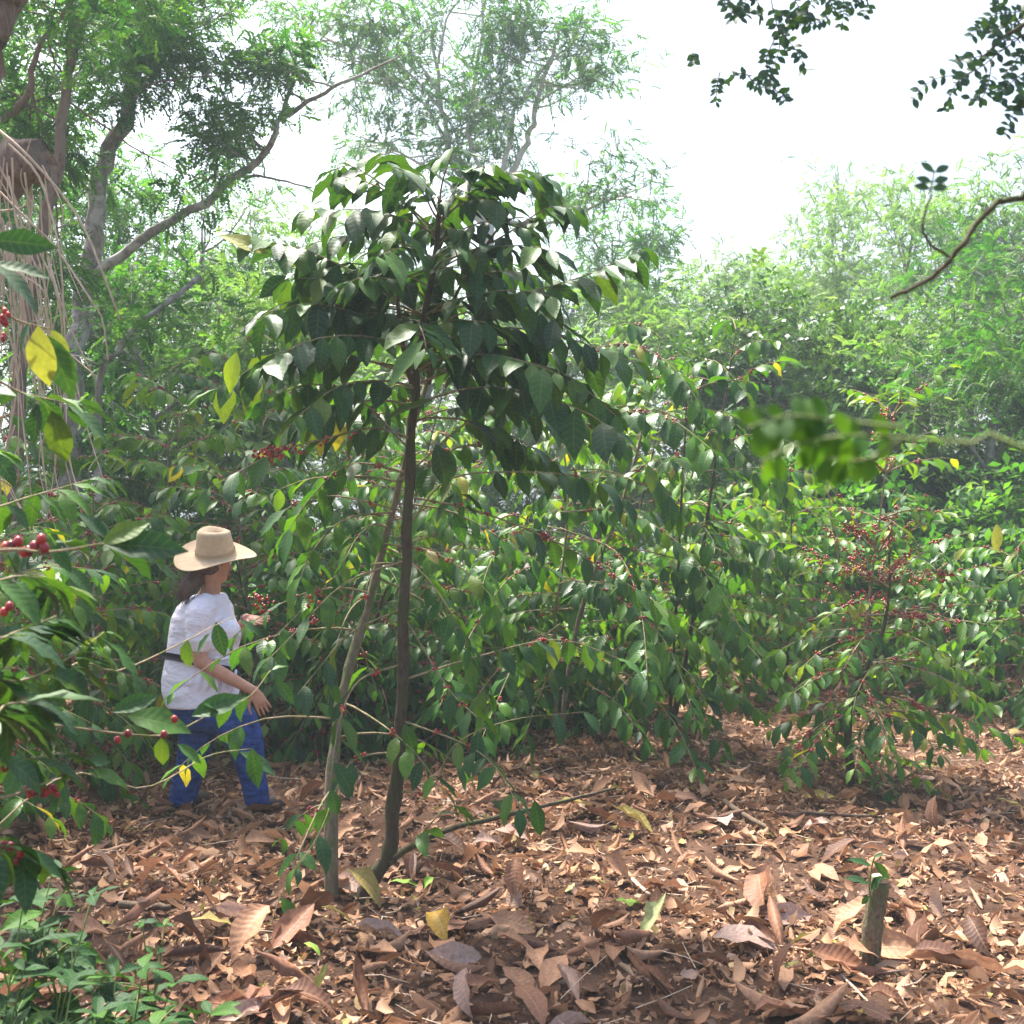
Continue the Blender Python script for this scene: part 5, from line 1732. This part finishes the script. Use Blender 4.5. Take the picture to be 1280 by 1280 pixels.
UNIQUE = [
    (268, 1190, .19, 'olive yellow', 'flat', 0.2, 'broad olive yellow leaf lying alone on dark litter by the seedlings', 0),
    (372, 1183, .19, 'olive yellow', 'flat', 0.3, 'olive yellow leaf, first of two pointing the same way', 0),
    (432, 1184, .20, 'olive yellow', 'flat', 0.1, 'olive yellow leaf close below the leaning foot of the trunk', 0),
    (462, 1142, .24, 'olive yellow', 'cupped', -0.4, 'long olive leaf resting against the foot of the trunk', 0),
    (392, 1215, .09, 'lime green', 'flat', -0.4, 'small lime green leaf on brown litter', 0),
    (158, 1052, .08, 'lime green', 'flat', 0.2, 'small lime green leaf behind the seedlings', 0),
    (70, 1028, .09, 'lime green', 'flat', 0.0, 'pale lime leaf in front of the shaded coffee bush', 0),
    (548, 1175, .22, 'mustard', 'cupped', -1.3, 'mustard leaf standing on edge in the litter', 0.3),
    (818, 1168, .24, 'pale green', 'cupped', 0.9, 'pale green half-curled leaf, largest green one on the ground', 0.1),
    (788, 1136, .15, 'lime green', 'flat', 0.3, 'fresh green ribbed leaf near the pale curled one', 0),
    (712, 1117, .12, 'pale green', 'flat', 1.2, 'dull green small leaf half buried in brown ones', 0),
    (508, 1113, .15, 'lime green', 'flat', 0.1, 'fresh green leaf beside the forked foot of the trunk', 0),
    (537, 1113, .13, 'lime green', 'cupped', 1.2, 'pointed green leaf tilted up beside the forked trunk', 0.5),
    (726, 1022, .26, 'olive yellow', 'flat', 0.3, 'large straw yellow leaf under the low limb', 0),
    (795, 1040, .27, 'olive yellow', 'cupped', -0.6, 'large straw yellow leaf past the end of the low limb', 0),
    (640, 1035, .11, 'mustard', 'cupped', 0.4, 'bright mustard scrap of leaf below the low limb', 0),
    (930, 1192, .28, 'greyish mauve', 'flat', -0.4, 'big greyish mauve leaf with torn edge lying flat', 0),
    (985, 1150, .26, 'greyish mauve', 'cupped', 0.5, 'greyish mauve cupped leaf behind the torn one', 0),
    (1023, 1003, .22, 'olive yellow', 'cupped', 0.1, 'yellowish leaf under the stem of the berry bush', 0),
    (1182, 1008, .16, 'olive yellow', 'flat', 0.2, 'pale leaf out past the stem of the berry bush', 0),
    (1268, 1022, .20, 'olive yellow', 'flat', -0.2, 'pale yellow leaf on the open sunny ground', 0),
    (1135, 880, .16, 'olive yellow', 'flat', 0.2, 'yellowish leaf in the shade behind the berry bush', 0),
    (692, 1225, .24, 'pinkish tan', 'flat', 1.1, 'pointed tan leaf standing up out of the litter', 0.55),
    (766, 1197, .18, 'pinkish tan', 'cupped', 1.5, 'oval tan leaf tipped up beside the pointed one', 0.5),
    (366, 1255, .26, 'cinnamon brown', 'rolled-up', 0.15, 'large ribbed brown leaf rolled up below the olive ones', 0),
    (1118, 1200, .30, 'pinkish tan', 'cupped', -0.5, 'large curled tan leaf leaning at the foot of the cut stump', 0.1),
    (1185, 1215, .34, 'pinkish tan', 'rolled-up', -0.55, 'largest curled tan leaf, lying past the cut stump', 0),
    (1050, 1225, .26, 'cinnamon brown', 'cupped', 0.1, 'brown arched leaf in front of the cut stump', 0),
    (645, 1065, .22, 'greyish mauve', 'flat', 0.2, 'pale broad leaf catching light below the low limb', 0),
    (612, 1072, .20, 'greyish mauve', 'cupped', 0.4, 'mauve leaf next to the pale broad one', 0),
    (560, 1075, .27, 'dark brown', 'cupped', -0.2, 'big dark cupped leaf beside the forked trunk', 0.1),
    (185, 1093, .20, 'cinnamon brown', 'rolled-up', -0.05, 'neatly rolled reddish brown leaf like a cigar', 0),
    (125, 985, .19, 'cinnamon brown', 'flat', 0.6, 'orange brown leaf under the pale green coffee leaf pair', 0.2),
]
for px, py, s, col, shp, az, lab, up in UNIQUE:
    Yg = GY(py)
    q = P(px, py, Yg)
    fallen_leaf(q[0], Yg, s, col, shp, az, lab, None, up=up)
x, y = lay(255, 4.2, 7.6, 0.44, 1.0)
cols = ['cinnamon brown'] * 4 + ['pinkish tan'] * 5 + ['dark brown'] * 2 + ['greyish mauve']
for a, b_ in zip(x, y):
    col = cols[int(rng.integers(0, len(cols)))]
    shp = ['rolled-up', 'cupped', 'flat', 'rolled-up', 'cupped'][int(rng.integers(0, 5))]
    fallen_leaf(a, b_, rng.uniform(0.15, 0.22 if b_ > 5.6 else 0.30), col, shp, None, f'{shp} {col} dry leaf loose on the leaf carpet', f'{shp} {col} leaves', tilt=0.3)

# fallen sticks
for pts, r, lab in (([(905, 1016), (935, 1035), (962, 1048)], .017, 'thick brown stick lying under the edge of the coffee leaves'), ([(1000, 1028), (1045, 1030), (1095, 1030)], .012, 'straight brown stick in front of the berry bush'),
                    ([(150, 1160), (185, 1163), (212, 1166)], .018, 'short dark stick among the seedlings'), ([(1045, 1222), (1065, 1245), (1092, 1275)], .005, 'thin bleached stick in front of the cut stump'),
                    ([(890, 1062), (925, 1060), (955, 1063)], .006, 'thin pale stick with a kinked end'), ([(790, 1105), (800, 1115), (812, 1125)], .010, 'cut pale stick end near the green leaves'),
                    ([(690, 1085), (670, 1110), (660, 1140)], .004, 'wiry dead stem poking from the litter')):
    w = []
    for X_, Y_ in pts:
        yg = GY(Y_)
        q = P(X_, Y_, yg)
        w.append((q[0], yg, float(ground_z(q[0], yg)) + r + 0.02))
    w = smooth_path(w, 9)
    V, Q, uv = tube(w + rng.normal(0, r * 0.15, w.shape), np.linspace(r, r * 0.8, 9), 7, 0.08, rng)
    tag(add_obj('fallen_stick', make_mesh('fallen_stick', V, Q, uv), M_VINE if 'pale' in lab or 'bleached' in lab else M_TWIG_D), lab, 'stick')

# ------------------------------------------------------------------ cut stump with fresh shoots
Yb = GY(1208)
b = P(1085, 1208, Yb)
b[2] = float(ground_z(b[0], Yb)) - 0.02
c = Coffee('stump', b, 'thin cut coffee stump sprouting a few fresh green leaves', 'stump', seed=400, leaf_mat=M_SAPLING, twig_mat=M_STEM_G)
top = L_(c, 1100, 1103, Yb)
p = smooth_path([(0, 0, -0.03), top * 0.5 + (-0.006, 0, 0), top], 14)
V, Q, uv = tube(p, np.linspace(0.044, 0.037, 14) * (1 + 0.07 * np.sin(np.arange(14) * 2.2)), 14, 0.08, c.rng)
n_ = len(V)
add_obj('trunk', make_mesh('stump_trunk', V, Q, uv), bark_material('stump_bark', (0.07, 0.05, 0.032), (0.26, 0.20, 0.125), (0.15, 0.14, 0.065), 34, 2, 1.0), c.root)
ring = np.array([(0.034 * math.cos(a), 0.034 * math.sin(a), 0) for a in np.linspace(0, 2 * math.pi, 12, endpoint=False)]) + top + (0, 0, 0.026)
Vc = np.vstack([ring, ring - (0, 0, 0.02)])
Qc = [(i, (i + 1) % 12, 12 + (i + 1) % 12, 12 + i)[::-1] for i in range(12)]
me = bpy.data.meshes.new('cut_face')
me.from_pydata(Vc.tolist(), [], [list(range(12))] + Qc)
add_obj('cut_face', me, plain_material('cut_wood', (0.42, 0.33, 0.22), 0.8, 0.2, 60, 0.3), c.root)
sh = c.stem(path(c, [(1092, 1150), (1087, 1110), (1090, 1083), (1093, 1070)], Yb - 0.03), 0.005, 0.003, M_STEM_G, 'shoot', 5)
for a in ((1090, 1083, 1062, 1070, 0, .3), (1092, 1078, 1113, 1098, 0, .75), (1092, 1072, 1104, 1066, 0, .3), (1087, 1105, 1058, 1093, 0, .3), (1090, 1098, 1108, 1095, -.03, .2), (1087, 1120, 1075, 1130, 0, .7), (1089, 1112, 1098, 1096, -.05, .6)):
    px_leaf(c, a[0], a[1], a[2], a[3], Yb - 0.04, a[4], a[5])
c.finish()

# ------------------------------------------------------------------ haze
hm = bpy.data.materials.new('haze')
hm.use_nodes = True
hm.node_tree.nodes.clear()
ho = hm.node_tree.nodes.new('ShaderNodeOutputMaterial')
hv = hm.node_tree.nodes.new('ShaderNodeVolumePrincipled')
hv.inputs['Color'].default_value = (0.80, 0.93, 1.0, 1)
hv.inputs['Density'].default_value = 0.0025
hv.inputs['Anisotropy'].default_value = 0.15
hm.node_tree.links.new(hv.outputs[0], ho.inputs['Volume'])
bm = bmesh.new()
bmesh.ops.create_cube(bm, size=1.0)
hme = bpy.data.meshes.new('haze')
bm.to_mesh(hme)
bm.free()
hz = add_obj('haze', hme, hm)
zlo = float(ground_z(np.linspace(-160, 160, 50)[:, None], np.linspace(-60, 260, 200)[None, :]).min()) - 1.2
hz.scale = (330, 330, 20 - zlo)
hz.location = (0, 100, (20 + zlo) / 2)
tag(hz, 'thin pale haze hanging in the air between the trees', 'haze', kind='stuff')
